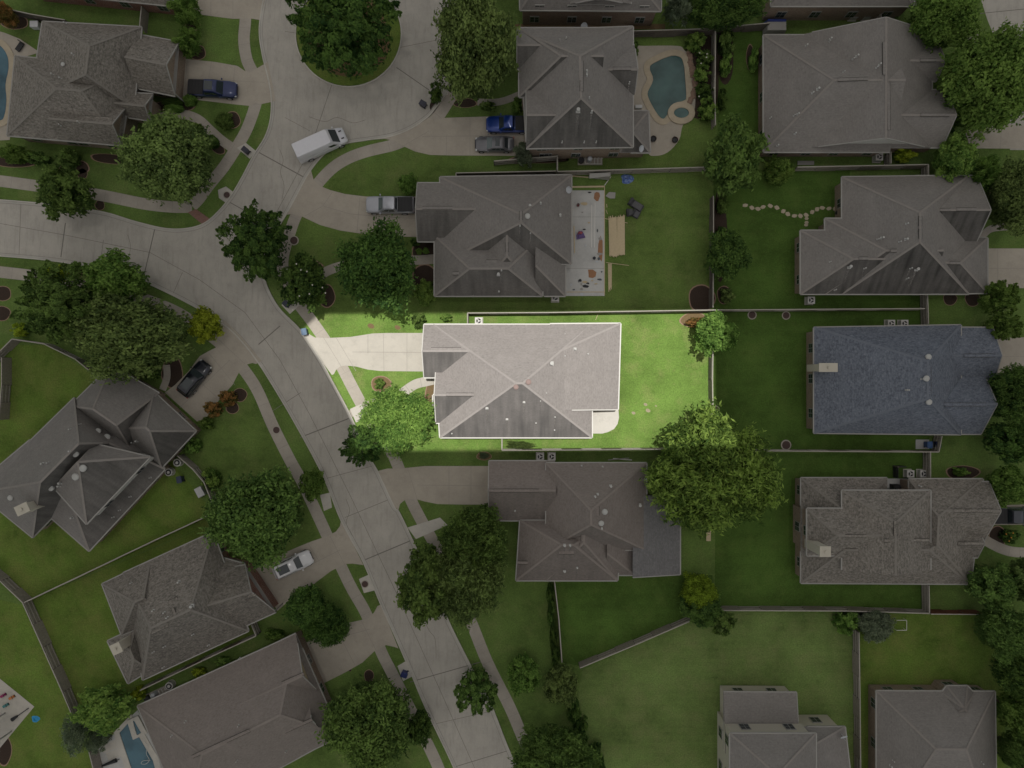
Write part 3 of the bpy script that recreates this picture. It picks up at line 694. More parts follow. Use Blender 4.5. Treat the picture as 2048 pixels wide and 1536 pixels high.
    for (x, y, r_) in big:
        p = hit(BL, x, y); v = MB(); v.cyl((p.x, p.y, p.z-.1), r_*.8, .35, 18); v.dome((p.x, p.y, p.z+.25), r_, r_*.35, 18, 4); v.cyl((p.x, p.y, p.z+.2), r_*1.05, .06, 18)
        o = v.build('roof_turbine', M[turb], smooth=True); o.parent = rf
    for (x, y, sx, sy, rz, top) in chimney:
        p = W(x, y, top); v = MB(); h_ = top; zr0 = roofz(BL, p.x, p.y); zr0 = max(0, zr0-1.0) if zr0 > 0 else 0; v.box((p.x, p.y, (h_+zr0)/2), (sx, sy, h_-zr0), R(rz)); v.box((p.x, p.y, h_+.05), (sx+.2, sy+.2, .12), R(rz)); v.cyl((p.x, p.y, h_+.1), .16, .3, 10)
        par(v.build('chimney', M['cream']))
    for (x, y, rz) in dishes:
        p = hit(BL, x, y); v = MB(); v.tube([p, p+Vector((0, 0, .5))], .03)
        t = Matrix.Rotation(R(rz), 3, 'Z') @ Matrix.Rotation(R(50), 3, 'X')
        ctr = p+Vector((0, 0, .6)); prev = None
        for j in range(5):
            rr = .40*j/4; ring = [ctr+t @ Vector((rr*math.cos(k*math.pi/8), rr*1.1*math.sin(k*math.pi/8), .10*(rr/.4)**2)) for k in range(16)]
            if prev:
                for k in range(16): v.face([prev[k], prev[(k+1) % 16], ring[(k+1) % 16], ring[k]])
            prev = ring
        v.tube([ctr+t @ Vector((0, -.35, .1)), ctr+t @ Vector((0, 0, .45))], .02)
        o = v.build('satellite_dish', M['dish']); o.parent = rf
    for (x0, y0, x1, y1, ze) in doors:     # garage doors standing in the street wall
        p, q = W(x0, y0, 1.1), W(x1, y1, 1.1); v = MB(); v.bar(p, q, .10, 2.2); 
        par(v.build('garage_door', M['siding']))
    root['_bl'] = 0; del root['_bl']
    return BL
HB = {}
HB[8] = house('brick_house', 'rosy grey roofed house with bright white fascia on the sunlit lot', [
    ([(866, 649), (1184, 649), (1184, 875), (880, 875)], 3.0, [(1030, 768), (1047, 765)], 7.2, '----'),
    ([(848, 649), (955, 649), (955, 755), (848, 755)], 3.0, [(848, 702), (955, 702)], 4.9, '-o-g'),
    ([(872, 735), (965, 735), (965, 846), (872, 846)], 3.0, [(872, 790), (965, 790)], 5.0, '-o-g'),
    ([(1100, 648), (1241, 647), (1236, 819), (1100, 819)], 3.0, [(1136, 693), (1136, 819)], 4.6, '--go'),
    ([(866, 790), (890, 786), (890, 828), (874, 826), (866, 815)], 2.4, [(885, 808)], 3.0, '-o---')],
    M['sh_main'], M['b_tan'], stain=1.0, trim='trim', gable_mat='b_tan',
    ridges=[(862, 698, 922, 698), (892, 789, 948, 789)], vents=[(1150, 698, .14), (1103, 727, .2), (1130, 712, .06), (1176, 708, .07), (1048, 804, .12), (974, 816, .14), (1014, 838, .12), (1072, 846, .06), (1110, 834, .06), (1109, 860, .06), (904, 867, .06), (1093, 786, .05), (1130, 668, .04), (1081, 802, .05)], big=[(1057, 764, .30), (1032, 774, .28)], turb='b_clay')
HB[6] = house('brick_house', 'grey house with a bare construction slab and lumber behind it', [
    ([(880, 354), (1143, 350), (1143, 528), (880, 528)], 3.0, [(1041, 428), (1043, 446)], 7.2),
    ([(835, 366), (1000, 366), (1000, 483), (835, 483)], 3.0, [(835, 418), (1000, 418)], 4.9, '-o-g'),
    ([(869, 471), (1085, 471), (1085, 592), (869, 592)], 3.0, [(925, 548), (1030, 524)], 5.6),
    ([(943, 440), (1085, 440), (1085, 592), (943, 592)], 3.0, [(1014, 470), (1014, 512)], 6.0, 'o---'),
    ([(1070, 500), (1131, 500), (1131, 592), (1070, 592)], 2.7, [(1075, 546), (1086, 546)], 4.3, 'o--o')],
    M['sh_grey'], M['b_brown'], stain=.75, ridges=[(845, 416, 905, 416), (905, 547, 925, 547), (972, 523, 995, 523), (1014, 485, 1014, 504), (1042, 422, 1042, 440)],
    vents=[(1060, 412, .12), (1081, 407, .10), (1120, 431, .13), (997, 549, .16), (1003, 541, .07), (998, 583, .08), (1040, 452, .07), (1061, 467, .06)], big=[(1055, 433, .30)], dishes=[(1138, 382, -60)])
HB[4] = house('brick_house', 'two storey grey house with dark stained rear roof beside the curved pool', [
    ([(1040, 62), (1266, 53), (1266, 294), (1053, 297)], 5.6, [(1163, 110), (1161, 197)], 10.2),
    ([(1034, 57), (1140, 57), (1140, 138), (1034, 138)], 5.6, [(1034, 90), (1140, 90)], 7.6, '-o-g'),
    ([(1038, 56), (1200, 56), (1200, 194), (1038, 194)], 5.6, [(1122, 112), (1200, 112)], 9.4, '-o--'),
    ([(1052, 165), (1150, 165), (1150, 296), (1052, 296)], 5.6, [(1052, 230), (1150, 230)], 8.2, '-o-g'),
    ([(1180, 90), (1269, 90), (1269, 190), (1180, 190)], 5.6, [(1180, 139), (1269, 139)], 7.9, '-g-o'),
    ([(1240, 222), (1297, 222), (1300, 305), (1240, 305)], 3.4, [(1250, 262), (1264, 262)], 5.2)],
    M['sh_grey'], M['b_tan'], stain=.85, ridges=[(1163, 122, 1163, 183), (1225, 138, 1262, 138)],
    vents=[(1156, 222, .2), (1183, 225, .1), (1173, 144, .1), (1173, 152, .1), (1178, 197, .07), (1258, 167, .08), (1124, 285, .07), (1168, 285, .07), (1192, 285, .07), (1132, 78, .07), (1119, 82, .05)], dishes=[(1167, 56, 10), (1280, 300, 60)])
HB[2] = house('brick_house', 'house with brick rear wall and white gable cut off by the top edge', [
    ([(1036, -170), (1326, -170), (1322, 22), (1040, 20)], 4.6, [(1110, -80), (1240, -80)], 8.0),
    ([(1140, -140), (1262, -140), (1262, 8), (1140, 8)], 5.2, [(1200, -140), (1200, 8)], 6.6, 'o-g-')],
    M['sh_grey'], M['b_brown'], stain=.2)
HB[3] = house('brick_house', 'tan house with pale eave and three rear windows at the top edge', [
    ([(1540, -170), (1870, -170), (1826, 12), (1542, 12)], 4.4, [(1620, -80), (1780, -80)], 8.0),
    ([(1720, -60), (1850, -60), (1830, 14), (1722, 14)], 3.2, [(1780, -60), (1780, -10)], 5.0)],
    M['sh_grey'], M['b_tan'])
HB[0] = house('brick_house', 'red brick house cut off by the top edge above the dark pickup', [
    ([(40, -170), (350, -150), (345, 12), (50, -18)], 3.2, [(120, -90), (260, -85)], 7.0)],
    M['sh_mot'], M['b_red'])
HB[5] = house('brick_house', 'large grey brown house with white side gable behind the big right hand oak', [
    ([(1527, 70), (1780, 70), (1780, 304), (1527, 304)], 3.2, [(1668, 160), (1780, 160)], 6.9, '-o--'),
    ([(1608, 68), (1865, 64), (1862, 296), (1612, 296)], 3.2, [(1768, 60), (1772, 300)], 7.0, 'g-g-'),
    ([(1780, 84), (1876, 84), (1872, 162), (1780, 162)], 3.2, [(1780, 121), (1876, 121)], 5.1, '-g-o'),
    ([(1780, 180), (1893, 180), (1884, 295), (1780, 295)], 3.2, [(1780, 230), (1893, 230)], 5.8, '-g-o')],
    M['sh_grey'], M['b_brown'], gable_mat='siding', ridges=[(1748, 44, 1748, 62), (1768, 85, 1768, 150), (1776, 165, 1777, 260), (1675, 160, 1735, 158), (1840, 121, 1872, 121), (1840, 230, 1898, 230)],
    vents=[(1612, 92, .1), (1660, 79, .1), (1658, 84, .06), (1713, 113, .11), (1705, 119, .08), (1758, 130, .09), (1752, 136, .08), (1686, 145, .07), (1635, 179, .13), (1624, 187, .09), (1595, 229, .1), (1587, 232, .07), (1589, 268, .09), (1554, 292, .09), (1540, 237, .07), (1730, 46, .07)])
HB[7] = house('brick_house', 'grey house with very dark stained roof side and stepping stone yard', [
    ([(1684, 354), (1938, 351), (1938, 588), (1684, 588)], 3.0, [(1840, 425), (1840, 484)], 7.6),
    ([(1650, 437), (1860, 437), (1860, 588), (1650, 588)], 3.0, [(1772, 501), (1860, 501)], 6.0, '-o--'),
    ([(1601, 461), (1800, 461), (1800, 588), (1601, 588)], 3.0, [(1707, 518), (1800, 518)], 5.6, '-o--'),
    ([(1850, 470), (1975, 476), (1975, 586), (1850, 588)], 3.0, [(1850, 526), (1921, 526)], 5.2, '---o'),
    ([(1830, 352), (1954, 352), (1950, 490), (1830, 490)], 3.0, [(1830, 420), (1954, 420)], 5.9, '-g-o')],
    M['sh_grey'], M['b_tan'], stain=.95, gable_mat='b_tan', ridges=[(1840, 432, 1840, 452), (1840, 458, 1840, 478), (1781, 502, 1800, 501), (1717, 517, 1736, 517), (1899, 526, 1920, 526), (1880, 420, 1900, 420), (1912, 419, 1952, 419)],
    vents=[(1763, 476, .12), (1754, 479, .08), (1811, 479, .12), (1798, 484, .08), (1812, 448, .09), (1698, 534, .17), (1728, 537, .08), (1832, 539, .17), (1820, 537, .08), (1813, 557, .08), (1669, 580, .08), (1659, 524, .06)])
HB[9] = house('brick_house', 'house with a blue grey shingle roof and pale box chimney', [
    ([(1628, 655), (1922, 650), (1922, 869), (1628, 866)], 3.4, [(1856, 722), (1856, 798)], 7.8),
    ([(1880, 655), (1986, 655), (1986, 768), (1880, 768)], 2.9, [(1880, 711), (1986, 711)], 4.6, '-g-o'),
    ([(1860, 748), (1968, 748), (1962, 868), (1860, 868)], 3.0, [(1860, 808), (1968, 808)], 5.8, '-g-o')],
    M['sh_blue'], M['b_tan'], gable_mat='b_tan', ridges=[(1858, 731, 1858, 788), (1927, 711, 1990, 711), (1888, 809, 1972, 809)], big=[(1855, 714, .32), (1851, 757, .32), (1856, 804, .32)],
    vents=[(1814, 780, .08), (1811, 780, .07), (1842, 758, .07)], chimney=[(1656, 735, 1.9, .8, 0, 6.4)])
HB[11] = house('brick_house', 'two storey mottled brown roofed house with cream chimney and courtyard notch', [
    ([(1602, 956), (1774, 956), (1774, 1080), (1602, 1080)], 3.0, [(1680, 1015), (1720, 1015)], 5.4),
    ([(1818, 958), (1966, 958), (1942, 1168), (1818, 1165)], 3.0, [(1875, 1030), (1875, 1090)], 6.2),
    ([(1602, 1040), (1938, 1040), (1938, 1168), (1602, 1166)], 3.0, [(1690, 1100), (1860, 1100)], 6.4),
    ([(1684, 981), (1861, 981), (1861, 1140), (1684, 1140)], 5.6, [(1790, 1045), (1792, 1078)], 8.2, '--o-'),
    ([(1614, 1017), (1800, 1017), (1800, 1111), (1614, 1111)], 5.6, [(1675, 1071), (1800, 1071)], 7.6, '-o--'),
    ([(1850, 962), (1978, 964), (1966, 1085), (1850, 1085)], 3.05, [(1850, 1022), (1978, 1022)], 5.8, '-g-o'),
    ([(1860, 1055), (1955, 1055), (1955, 1115), (1860, 1115)], 3.1, [(1860, 1087), (1955, 1087)], 4.5, '-g-o')],
    M['sh_mot'], M['b_tan'], gable_mat='b_tan', ridges=[(1690, 1072, 1732, 1072), (1768, 1081, 1784, 1081), (1802, 1080, 1858, 1080), (1790, 1042, 1790, 1072), (1907, 1021, 1985, 1021), (1915, 1087, 1958, 1087)],
    chimney=[(1650, 1103, 1.0, .95, 0, 9.6)], vents=[(1838, 972, .09)])
HB[10] = house('brick_house', 'brown roofed house under the large backyard oak with a newer grey patio roof', [
    ([(1092, 926), (1293, 926), (1293, 1100), (1092, 1100)], 3.7, [(1195, 1010), (1172, 1055)], 8.0),
    ([(978, 922), (1110, 922), (1110, 1041), (978, 1041)], 3.0, [(978, 981), (1110, 981)], 5.2, '-o-g'),
    ([(1040, 1041), (1235, 1041), (1235, 1161), (1032, 1161)], 3.2, [(1105, 1104), (1165, 1080)], 6.0),
    ([(1092, 1041), (1246, 1041), (1235, 1161), (1092, 1161)], 3.2, [(1168, 1060), (1168, 1085)], 6.6, 'o---'),
    ([(1210, 1080), (1270, 1080), (1270, 1150), (1210, 1150)], 3.0, [(1215, 1115), (1225, 1115)], 4.6, 'o--o'),
    ([(1262, 990), (1360, 990), (1360, 1149), (1262, 1149)], 2.9, [(1262, 990), (1262, 1149)], 4.3, 'o-go', M['sh_new'])],
    M['sh_brown'], M['b_brown'], stain=.35, gable_mat='b_brown', ridges=[(980, 981, 1078, 981), (1118, 1105, 1148, 1105), (1035, 1125, 1072, 1125), (1195, 1012, 1195, 1031), (1165, 1062, 1165, 1082)],
    vents=[(1163, 931, .07), (1205, 933, .07), (1221, 972, .13), (1195, 988, .10), (1190, 993, .10), (1279, 1010, .16), (1129, 1090, .12), (1140, 1090, .10), (1154, 1134, .1), (1129, 1141, .14), (1030, 1021, .07), (1203, 1056, .1)], big=[(1209, 1023, .32), (1202, 1046, .30)], dishes=[(1290, 955, 40)])
HB[1] = house('brick_house', 'large mottled roof house with gabled brick front window and pool behind', [
    ([(85, 43), (283, 54), (268, 215), (60, 200)], 3.5, [(178, 92), (170, 150)], 8.0),
    ([(30, 112), (262, 135), (243, 291), (14, 271)], 3.5, [(110, 175), (165, 185)], 7.6),
    ([(130, 195), (258, 206), (243, 291), (120, 280)], 3.52, [(130, 240), (252, 250)], 6.2, '-g-o'),
    ([(276, 69), (358, 84), (350, 192), (270, 176)], 3.0, [(270, 122), (358, 130)], 5.6, '-g-o'),
    ([(240, 185), (306, 188), (300, 242), (240, 232)], 3.2, [(240, 207), (306, 213)], 4.7, '-g-o')],
    M['sh_mot'], M['b_tan'], gable_mat='b_tan', trim='trim_dim', ridges=[(170, 235, 225, 238)],
    vents=[(107, 150, .08), (123, 158, .08), (148, 110, .08), (132, 48, .08), (122, 251, .07), (159, 245, .07)], big=[(128, 130, .22)])
HB[12] = house('brick_house', 'sprawling angled grey house with many turbines and leaning pale chimney', [
    ([(148, 796), (250, 885), (65, 1075), (-45, 985)], 3.0, [(222, 853), (35, 972)], 7.4),
    ([(222, 731), (318, 786), (262, 900), (140, 812)], 3.0, [(188, 812), (236, 856)], 6.8),
    ([(308, 784), (392, 862), (323, 936), (232, 857)], 3.0, [(262, 856), (345, 862)], 5.4),
    ([(238, 862), (330, 938), (178, 1102), (80, 1016)], 3.0, [(112, 950), (205, 880)], 5.6),
    ([(190, 888), (300, 914), (173, 1048), (108, 975)], 6.5, [(156, 924)], 9.4, '----', None, M['siding']),
    ([(-45, 968), (60, 880), (104, 985), (46, 1037)], 3.0, [(34, 968)], 5.6)],
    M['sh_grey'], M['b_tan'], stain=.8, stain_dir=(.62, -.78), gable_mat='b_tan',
    vents=[(142, 858, .07), (162, 848, .06), (142, 902, .08), (87, 927, .1), (98, 925, .07), (122, 966, .13), (120, 972, .11), (267, 885, .1), (275, 882, .11), (302, 955, .06), (262, 993, .06), (241, 1020, .06), (228, 1034, .06), (176, 1031, .07), (146, 1035, .10)],
    big=[(198, 862, .32), (216, 874, .36), (153, 908, .32), (168, 936, .38), (153, 953, .38), (104, 976, .30), (23, 995, .30)], chimney=[(45, 1018, 1.3, .9, 25, 8.6)], streaks=False)
HB[13] = house('brick_house', 'angled mottled brown house with a cream chimney and red brick garage wall', [
    ([(246, 1146), (426, 1064), (497, 1262), (285, 1360)], 3.0, [(300, 1266), (385, 1205)], 7.6),
    ([(204, 1168), (300, 1122), (345, 1230), (243, 1270)], 2.97, [(262, 1200), (320, 1190)], 5.8),
    ([(380, 1150), (490, 1130), (552, 1224), (440, 1275)], 3.0, [(390, 1218), (521, 1178)], 5.6, '-g-o'),
    ([(215, 1282), (270, 1256), (300, 1340), (256, 1367)], 2.8, [(262, 1300), (275, 1310)], 4.4),
    ([(425, 1110), (490, 1128), (500, 1180), (430, 1190)], 2.6, [(440, 1150)], 4.0)],
    M['sh_mot'], M['b_red'], gable_mat='b_red', stain=.35, stain_dir=(.42, -.9), streaks=False, ridges=[(300, 1267, 337, 1250), (338, 1204, 355, 1196), (345, 1215, 352, 1232), (497, 1194, 512, 1188)],
    vents=[(359, 1163, .11), (385, 1211, .16), (308, 1220, .09), (330, 1224, .08), (336, 1234, .08), (387, 1268, .07), (418, 1289, .07), (330, 1292, .07), (308, 1303, .06), (328, 1333, .07), (264, 1165, .06)], chimney=[(233, 1297, 1.0, 1.0, 25, 6.0)])
HB[14] = house('brick_house', 'broad plain grey brown roof house beside the rectangular pool', [
    ([(275, 1412), (592, 1268), (680, 1470), (370, 1640)], 3.0, [(400, 1512), (560, 1430)], 7.8),
    ([(470, 1325), (592, 1267), (640, 1386), (520, 1440)], 3.0, [(500, 1400), (618, 1345)], 6.0, '-g-o'),
    ([(510, 1405), (618, 1378), (662, 1482), (540, 1540)], 3.0, [(500, 1490), (640, 1432)], 5.8, '-g-o')],
    M['sh_brown'], M['b_brown'], gable_mat='stone', ridges=[(385, 1513, 500, 1460), (565, 1366, 608, 1347), (570, 1463, 625, 1438)],
    vents=[(372, 1442, .06), (345, 1470, .06), (478, 1450, .06), (573, 1501, .07), (475, 1520, .06), (480, 1315, .05)])
HB[15] = house('brick_house', 'two storey cream walled house with small square patio roof at the bottom', [
    ([(1447, 1384), (1593, 1385), (1594, 1500), (1447, 1500)], 3.0, [(1447, 1480), (1594, 1480)], 3.7, '-goo'),
    ([(1460, 1467), (1632, 1467), (1632, 1680), (1460, 1680)], 6.9, [(1555, 1550), (1555, 1600)], 10.0),
    ([(1600, 1454), (1690, 1454), (1716, 1680), (1600, 1680)], 4.3, [(1610, 1500), (1610, 1600)], 6.9, '---o')],
    M['sh_grey'], M['cream'], gable_mat='cream', trim='trim_dim', ridges=[], dishes=[(1683, 1468, 10)])
HB[16] = house('brick_house', 'plain grey roofed house with octagonal bay window at the bottom', [
    ([(1753, 1382), (1990, 1383), (1994, 1680), (1753, 1680)], 3.0, [(1868, 1505), (1935, 1495)], 7.2),
    ([(1893, 1372), (1935, 1372), (1948, 1386), (1948, 1440), (1885, 1440), (1883, 1386)], 3.0, [(1930, 1418)], 5.2)],
    M['sh_grey'], M['b_tan'], vents=[(1780, 1530, .1), (1962, 1524, .08), (1785, 1520, .06)])
# ---------------------------------------------------------------- fences
def fence(line, label, ht=1.83, mat='wood', side=1, cap='wood_cap', group='timber fences between the back yards', name='wood_fence'):
    P = [W(x, y, ht) for x, y in line]; c = P[0].copy(); c.z = 0
    root = empty(name, c); tag(root, label, 'fence', group)
    def par(o): o.parent = root; o.matrix_parent_inverse = Matrix.Translation(-c); return o
    bo = MB(); ra = MB(); cb = MB(); k = 0
    for i in range(len(P)-1):
        a, e = P[i], P[i+1]; d = e-a; L = d.length; t = d/L; n = Vector((-t.y, t.x, 0)); N = max(1, round(L/2.4))
        for j in range(N):
            u0, u1 = L*j/N, L*(j+1)/N; s_ = side*(1 if k % 2 == 0 else -1); k += 1
            p, q = a+t*u0, a+t*u1; off = n*.05*s_
            # pickets of slightly uneven height
            m_ = max(1, int((u1-u0)/.30))
            for r_ in range(m_):
                pa = p+t*((u1-u0)*r_/m_+.008)+off; pb = p+t*((u1-u0)*(r_+1)/m_-.008)+off; top = ht-rnd.uniform(0, .05)
                bo.bar((pa.x, pa.y, top/2+.02), (pb.x, pb.y, top/2+.02), .03, top)
            for z in (.35, 1.0, ht-.22): ra.bar((p.x-off.x, p.y-off.y, z), (q.x-off.x, q.y-off.y, z), .055, .09)
            po = MB(); po.box((p.x, p.y, ht/2), (.10, .10, ht)); par(po.build('post', M['wood_dark']))
        cb.bar((a.x, a.y, ht+.02), (e.x, e.y, ht+.02), .11, .035)
    par(bo.build('board_panel', M[mat])); par(ra.build('rail', M['wood_cap' if mat == 'wood' else mat]))
    if cap: par(cb.build('cap_rail', M[cap]))
FEN = [
 ([(935, 647), (935, 626), (1100, 625), (1427, 620), (1850, 617)], 'long fence along the top side of the sunlit lot'),
 ([(1427, 392), (1427, 500), (1426, 615)], 'back fence beside the rounded dark tree'),
 ([(1427, 625), (1425, 760), (1427, 895)], 'back fence at the sunlit lawn with a reddish stretch'),
 ([(1004, 877), (1004, 901), (1285, 899), (1425, 898)], 'fence along the bottom side of the sunlit lot'),
 ([(1430, 901), (1700, 903), (1878, 904), (1884, 872)], 'thin straight fence under the blue roofed house'),
 ([(1861, 905), (1861, 957)], 'short cross fence near two air conditioners'),
 ([(1855, 588), (1857, 648)], 'short gate fence above the blue roofed house'),
 ([(1595, 334), (1857, 329), (1857, 350)], 'fence under the house with the white side gable'),
 ([(1782, 303), (1782, 327)], 'short gate fence beside the yellow shrub'),
 ([(1115, 310), (1115, 343), (1420, 334)], 'weathered fence above the backyard with lumber'),
 ([(912, 358), (912, 346), (1112, 342)], 'dark stained fence close above the grey construction house'),
 ([(1267, 62), (1400, 58), (1540, 46)], 'shaded fence behind the curved pool'),
 ([(1431, 60), (1430, 200), (1431, 250)], 'side fence right of the flowering pool shrubs'),
 ([(1440, 1221), (1700, 1222), (1859, 1227)], 'panelled fence above the wide pale lawn'),
 ([(1858, 1171), (1859, 1227)], 'short fence under the mottled roof with the notch'),
 ([(1718, 1265), (1720, 1400), (1722, 1600)], 'straight panelled fence between the two bottom lawns'),
 ([(1160, 1336), (1270, 1290), (1383, 1241)], 'slanting fence between the ball shrub and the pale lawn'),
 ([(1109, 1162), (1118, 1240), (1124, 1325)], 'fence with a dark hedge along it'),
 ([(-40, 1130), (0, 1162), (45, 1205), (85, 1295), (125, 1385), (147, 1437)], 'fence with alternating panels beside the blue paddling toy'),
 ([(48, 1205), (160, 1152), (300, 1085), (421, 1029), (428, 1045)], 'pale capped fence between the two angled houses'),
 ([(280, 1381), (440, 1305), (512, 1272), (503, 1250)], 'narrow side yard fence above the plain grey brown roof'),
 ([(355, 912), (385, 938), (408, 965), (420, 995), (425, 1010)], 'curving fence behind the two round condensers'),
 ([(-20, 722), (24, 678), (88, 688), (150, 718), (192, 752)], 'angled fence at the corner of the large left lawn'),
 ([(3, 715), (3, 770), (-2, 840)], 'short fence at the very left border'),
 ([(20, 19), (60, 28), (130, 40)], 'dark fence behind the pool house top left'),
 ([(283, 12), (279, 54)], 'gate fence beside the mottled roof top left'),
 ([(178, 1504), (192, 1560)], 'thin fence beside the bottom left pool'),
 ([(988, 322), (1115, 312)], 'low fence behind the pool pump equipment'),
 ([(1762, 25), (1764, 45)], 'short fence by the paired air conditioners at the top'),
]
for l_, lab in FEN:
    fence(l_, lab, mat='wood_dark' if 'dark' in lab or 'shaded' in lab else 'wood')  # dark wood also carries the shade on the shaded fence as colour
fence([(1862, 1228), (1968, 1229)], 'reddish stained fence at the right hand hedge', mat='wood_red')
for l_, lab in (([(1796, 934), (1796, 957)], 'dark picket screen left of the two condensers'), ([(1798, 934), (1815, 934)], 'dark picket screen above the two condensers')):
    fence(l_, lab, ht=1.3, mat='black', cap=None, name='picket_screen', group='picket screens round the condensers')
# ---------------------------------------------------------------- trees
def crown_mesh(name, n_lobes, per, leaf, hr=.62, style='oak', seed=1, mat=None, aspect=2.0, spread=.80, inner=.22):
    rg = np.random.default_rng(seed); C = []; Nn = []; T = []; Sz = []
    ph = rg.uniform(0, 6.28, 4); lobes = []; tries = 0
    while len(lobes) < n_lobes and tries < n_lobes*60:
        tries += 1
        rho = math.sqrt(rg.uniform(0, 1))*spread; th = rg.uniform(0, 2*math.pi)
        f = 1+.11*math.sin(3*th+ph[0])+.08*math.sin(5*th+ph[1])+.05*math.sin(8*th+ph[2])
        x, y = rho*f*math.cos(th), rho*f*math.sin(th)
        z = hr*math.sqrt(max(0, 1-(rho/1.02)**2))*rg.uniform(.80, 1.08)
        if rg.random() < .28: z *= rg.uniform(.35, .8)
        lr = rg.uniform(.09, .20)*(1.15-.35*rho)
        if any((x-a)**2+(y-b_)**2+(z-c)**2 < (.55*lr)**2+.002 for a, b_, c, _ in lobes): continue
        lobes.append((x, y, z, lr))
    for (x, y, z, lr) in lobes:
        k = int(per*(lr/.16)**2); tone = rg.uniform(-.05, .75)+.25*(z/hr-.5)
        v = rg.normal(size=(k, 3)); v /= np.linalg.norm(v, axis=1)[:, None]; v[:, 2] = np.where(v[:, 2] < -.25, -v[:, 2], v[:, 2])
        rad = lr*(.55+.5*rg.random(k)**.6)
        if style == 'spiky':
            ax = np.array([x, y, max(.12, z*.55)]); ax /= np.linalg.norm(ax)
            t = rg.random(k)**.8; c = np.array([x, y, z])+ax*(t[:, None]*lr*1.35-lr*.4)+v*(lr*.78*(1.1-t))[:, None]
            nr = v*.7+ax*.6
        else:
            rad = rad*(1+.45*(rg.random(k) < .12)*rg.random(k)); c = np.array([x, y, z])+v*rad[:, None]*np.array([1, 1, .85])
            tw = rg.normal(size=(14, 3)); tw /= np.linalg.norm(tw, axis=1)[:, None]; tw[:, 2] = abs(tw[:, 2])*.7
            pick = rg.random(k) < .35; which = rg.integers(0, 14, k); tt = lr*(.9+.9*rg.random(k))
            c = np.where(pick[:, None], np.array([x, y, z])+tw[which]*tt[:, None]+rg.normal(size=(k, 3))*.012, c); nr = v+np.array([0, 0, .35])
        if style == 'feather': nr = nr*.5+rg.normal(size=(k, 3))*.5
        nr = nr+rg.normal(size=(k, 3))*.42; nr /= np.linalg.norm(nr, axis=1)[:, None]
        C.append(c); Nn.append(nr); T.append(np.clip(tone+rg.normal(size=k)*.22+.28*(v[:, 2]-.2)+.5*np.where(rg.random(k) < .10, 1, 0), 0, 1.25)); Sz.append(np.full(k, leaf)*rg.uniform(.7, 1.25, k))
    ki = int(sum(len(c) for c in C)*inner)
    u = rg.normal(size=(ki, 3)); u /= np.linalg.norm(u, axis=1)[:, None]; u[:, 2] = abs(u[:, 2])
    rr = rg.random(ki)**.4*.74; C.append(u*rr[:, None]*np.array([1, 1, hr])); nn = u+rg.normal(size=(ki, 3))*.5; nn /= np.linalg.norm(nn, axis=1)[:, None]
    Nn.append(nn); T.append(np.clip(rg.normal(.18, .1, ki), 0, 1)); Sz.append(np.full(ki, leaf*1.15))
    C = np.concatenate(C); Nn = np.concatenate(Nn); T = np.concatenate(T); Sz = np.concatenate(Sz)
    a = np.cross(Nn, rg.normal(size=Nn.shape)); a /= np.linalg.norm(a, axis=1)[:, None]; b_ = np.cross(Nn, a)
    hl = a*(Sz*.5*math.sqrt(aspect))[:, None]; hw = b_*(Sz*.5/math.sqrt(aspect))[:, None]
    V = np.stack([C-hl, C-hw*1.0, C+hl, C+hw*1.0], 1).reshape(-1, 3); n = len(C)
    me = bpy.data.meshes.new(name); me.vertices.add(n*4); me.vertices.foreach_set('co', V.astype(np.float32).ravel())
    me.loops.add(n*4); me.loops.foreach_set('vertex_index', np.arange(n*4, dtype=np.int32)); me.polygons.add(n)
    me.polygons.foreach_set('loop_start', np.arange(0, n*4, 4, dtype=np.int32)); me.polygons.foreach_set('loop_total', np.full(n, 4, dtype=np.int32))
    at = me.attributes.new('tone', 'FLOAT', 'FACE'); at.data.foreach_set('value', T.astype(np.float32))
    me.update(); me.validate()
    return me
PROTO = {}
def proto(kind, var, matname):
    key = (kind, var, matname)
    if key in PROTO: return PROTO[key]
    P_ = {'oak': (150, 150, .050, .66, 'oak', 2.0), 'spiky': (150, 120, .052, .72, 'spiky', 2.0), 'feather': (130, 230, .046, .62, 'feather', 3.6),
          'mid': (64, 130, .085, .80, 'oak', 2.0), 'midspiky': (80, 90, .085, .85, 'spiky', 2.2), 'dense': (150, 110, .065, .85, 'oak', 1.6), 'shrub': (26, 80, .16, .85, 'oak', 1.8), 'frond': (26, 70, .17, .8, 'feather', 5.0), 'loose': (70, 90, .055, .62, 'feather', 3.0)}[kind]
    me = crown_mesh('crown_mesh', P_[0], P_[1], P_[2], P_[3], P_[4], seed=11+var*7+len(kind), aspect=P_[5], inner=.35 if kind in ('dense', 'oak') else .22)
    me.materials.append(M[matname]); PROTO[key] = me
    return me
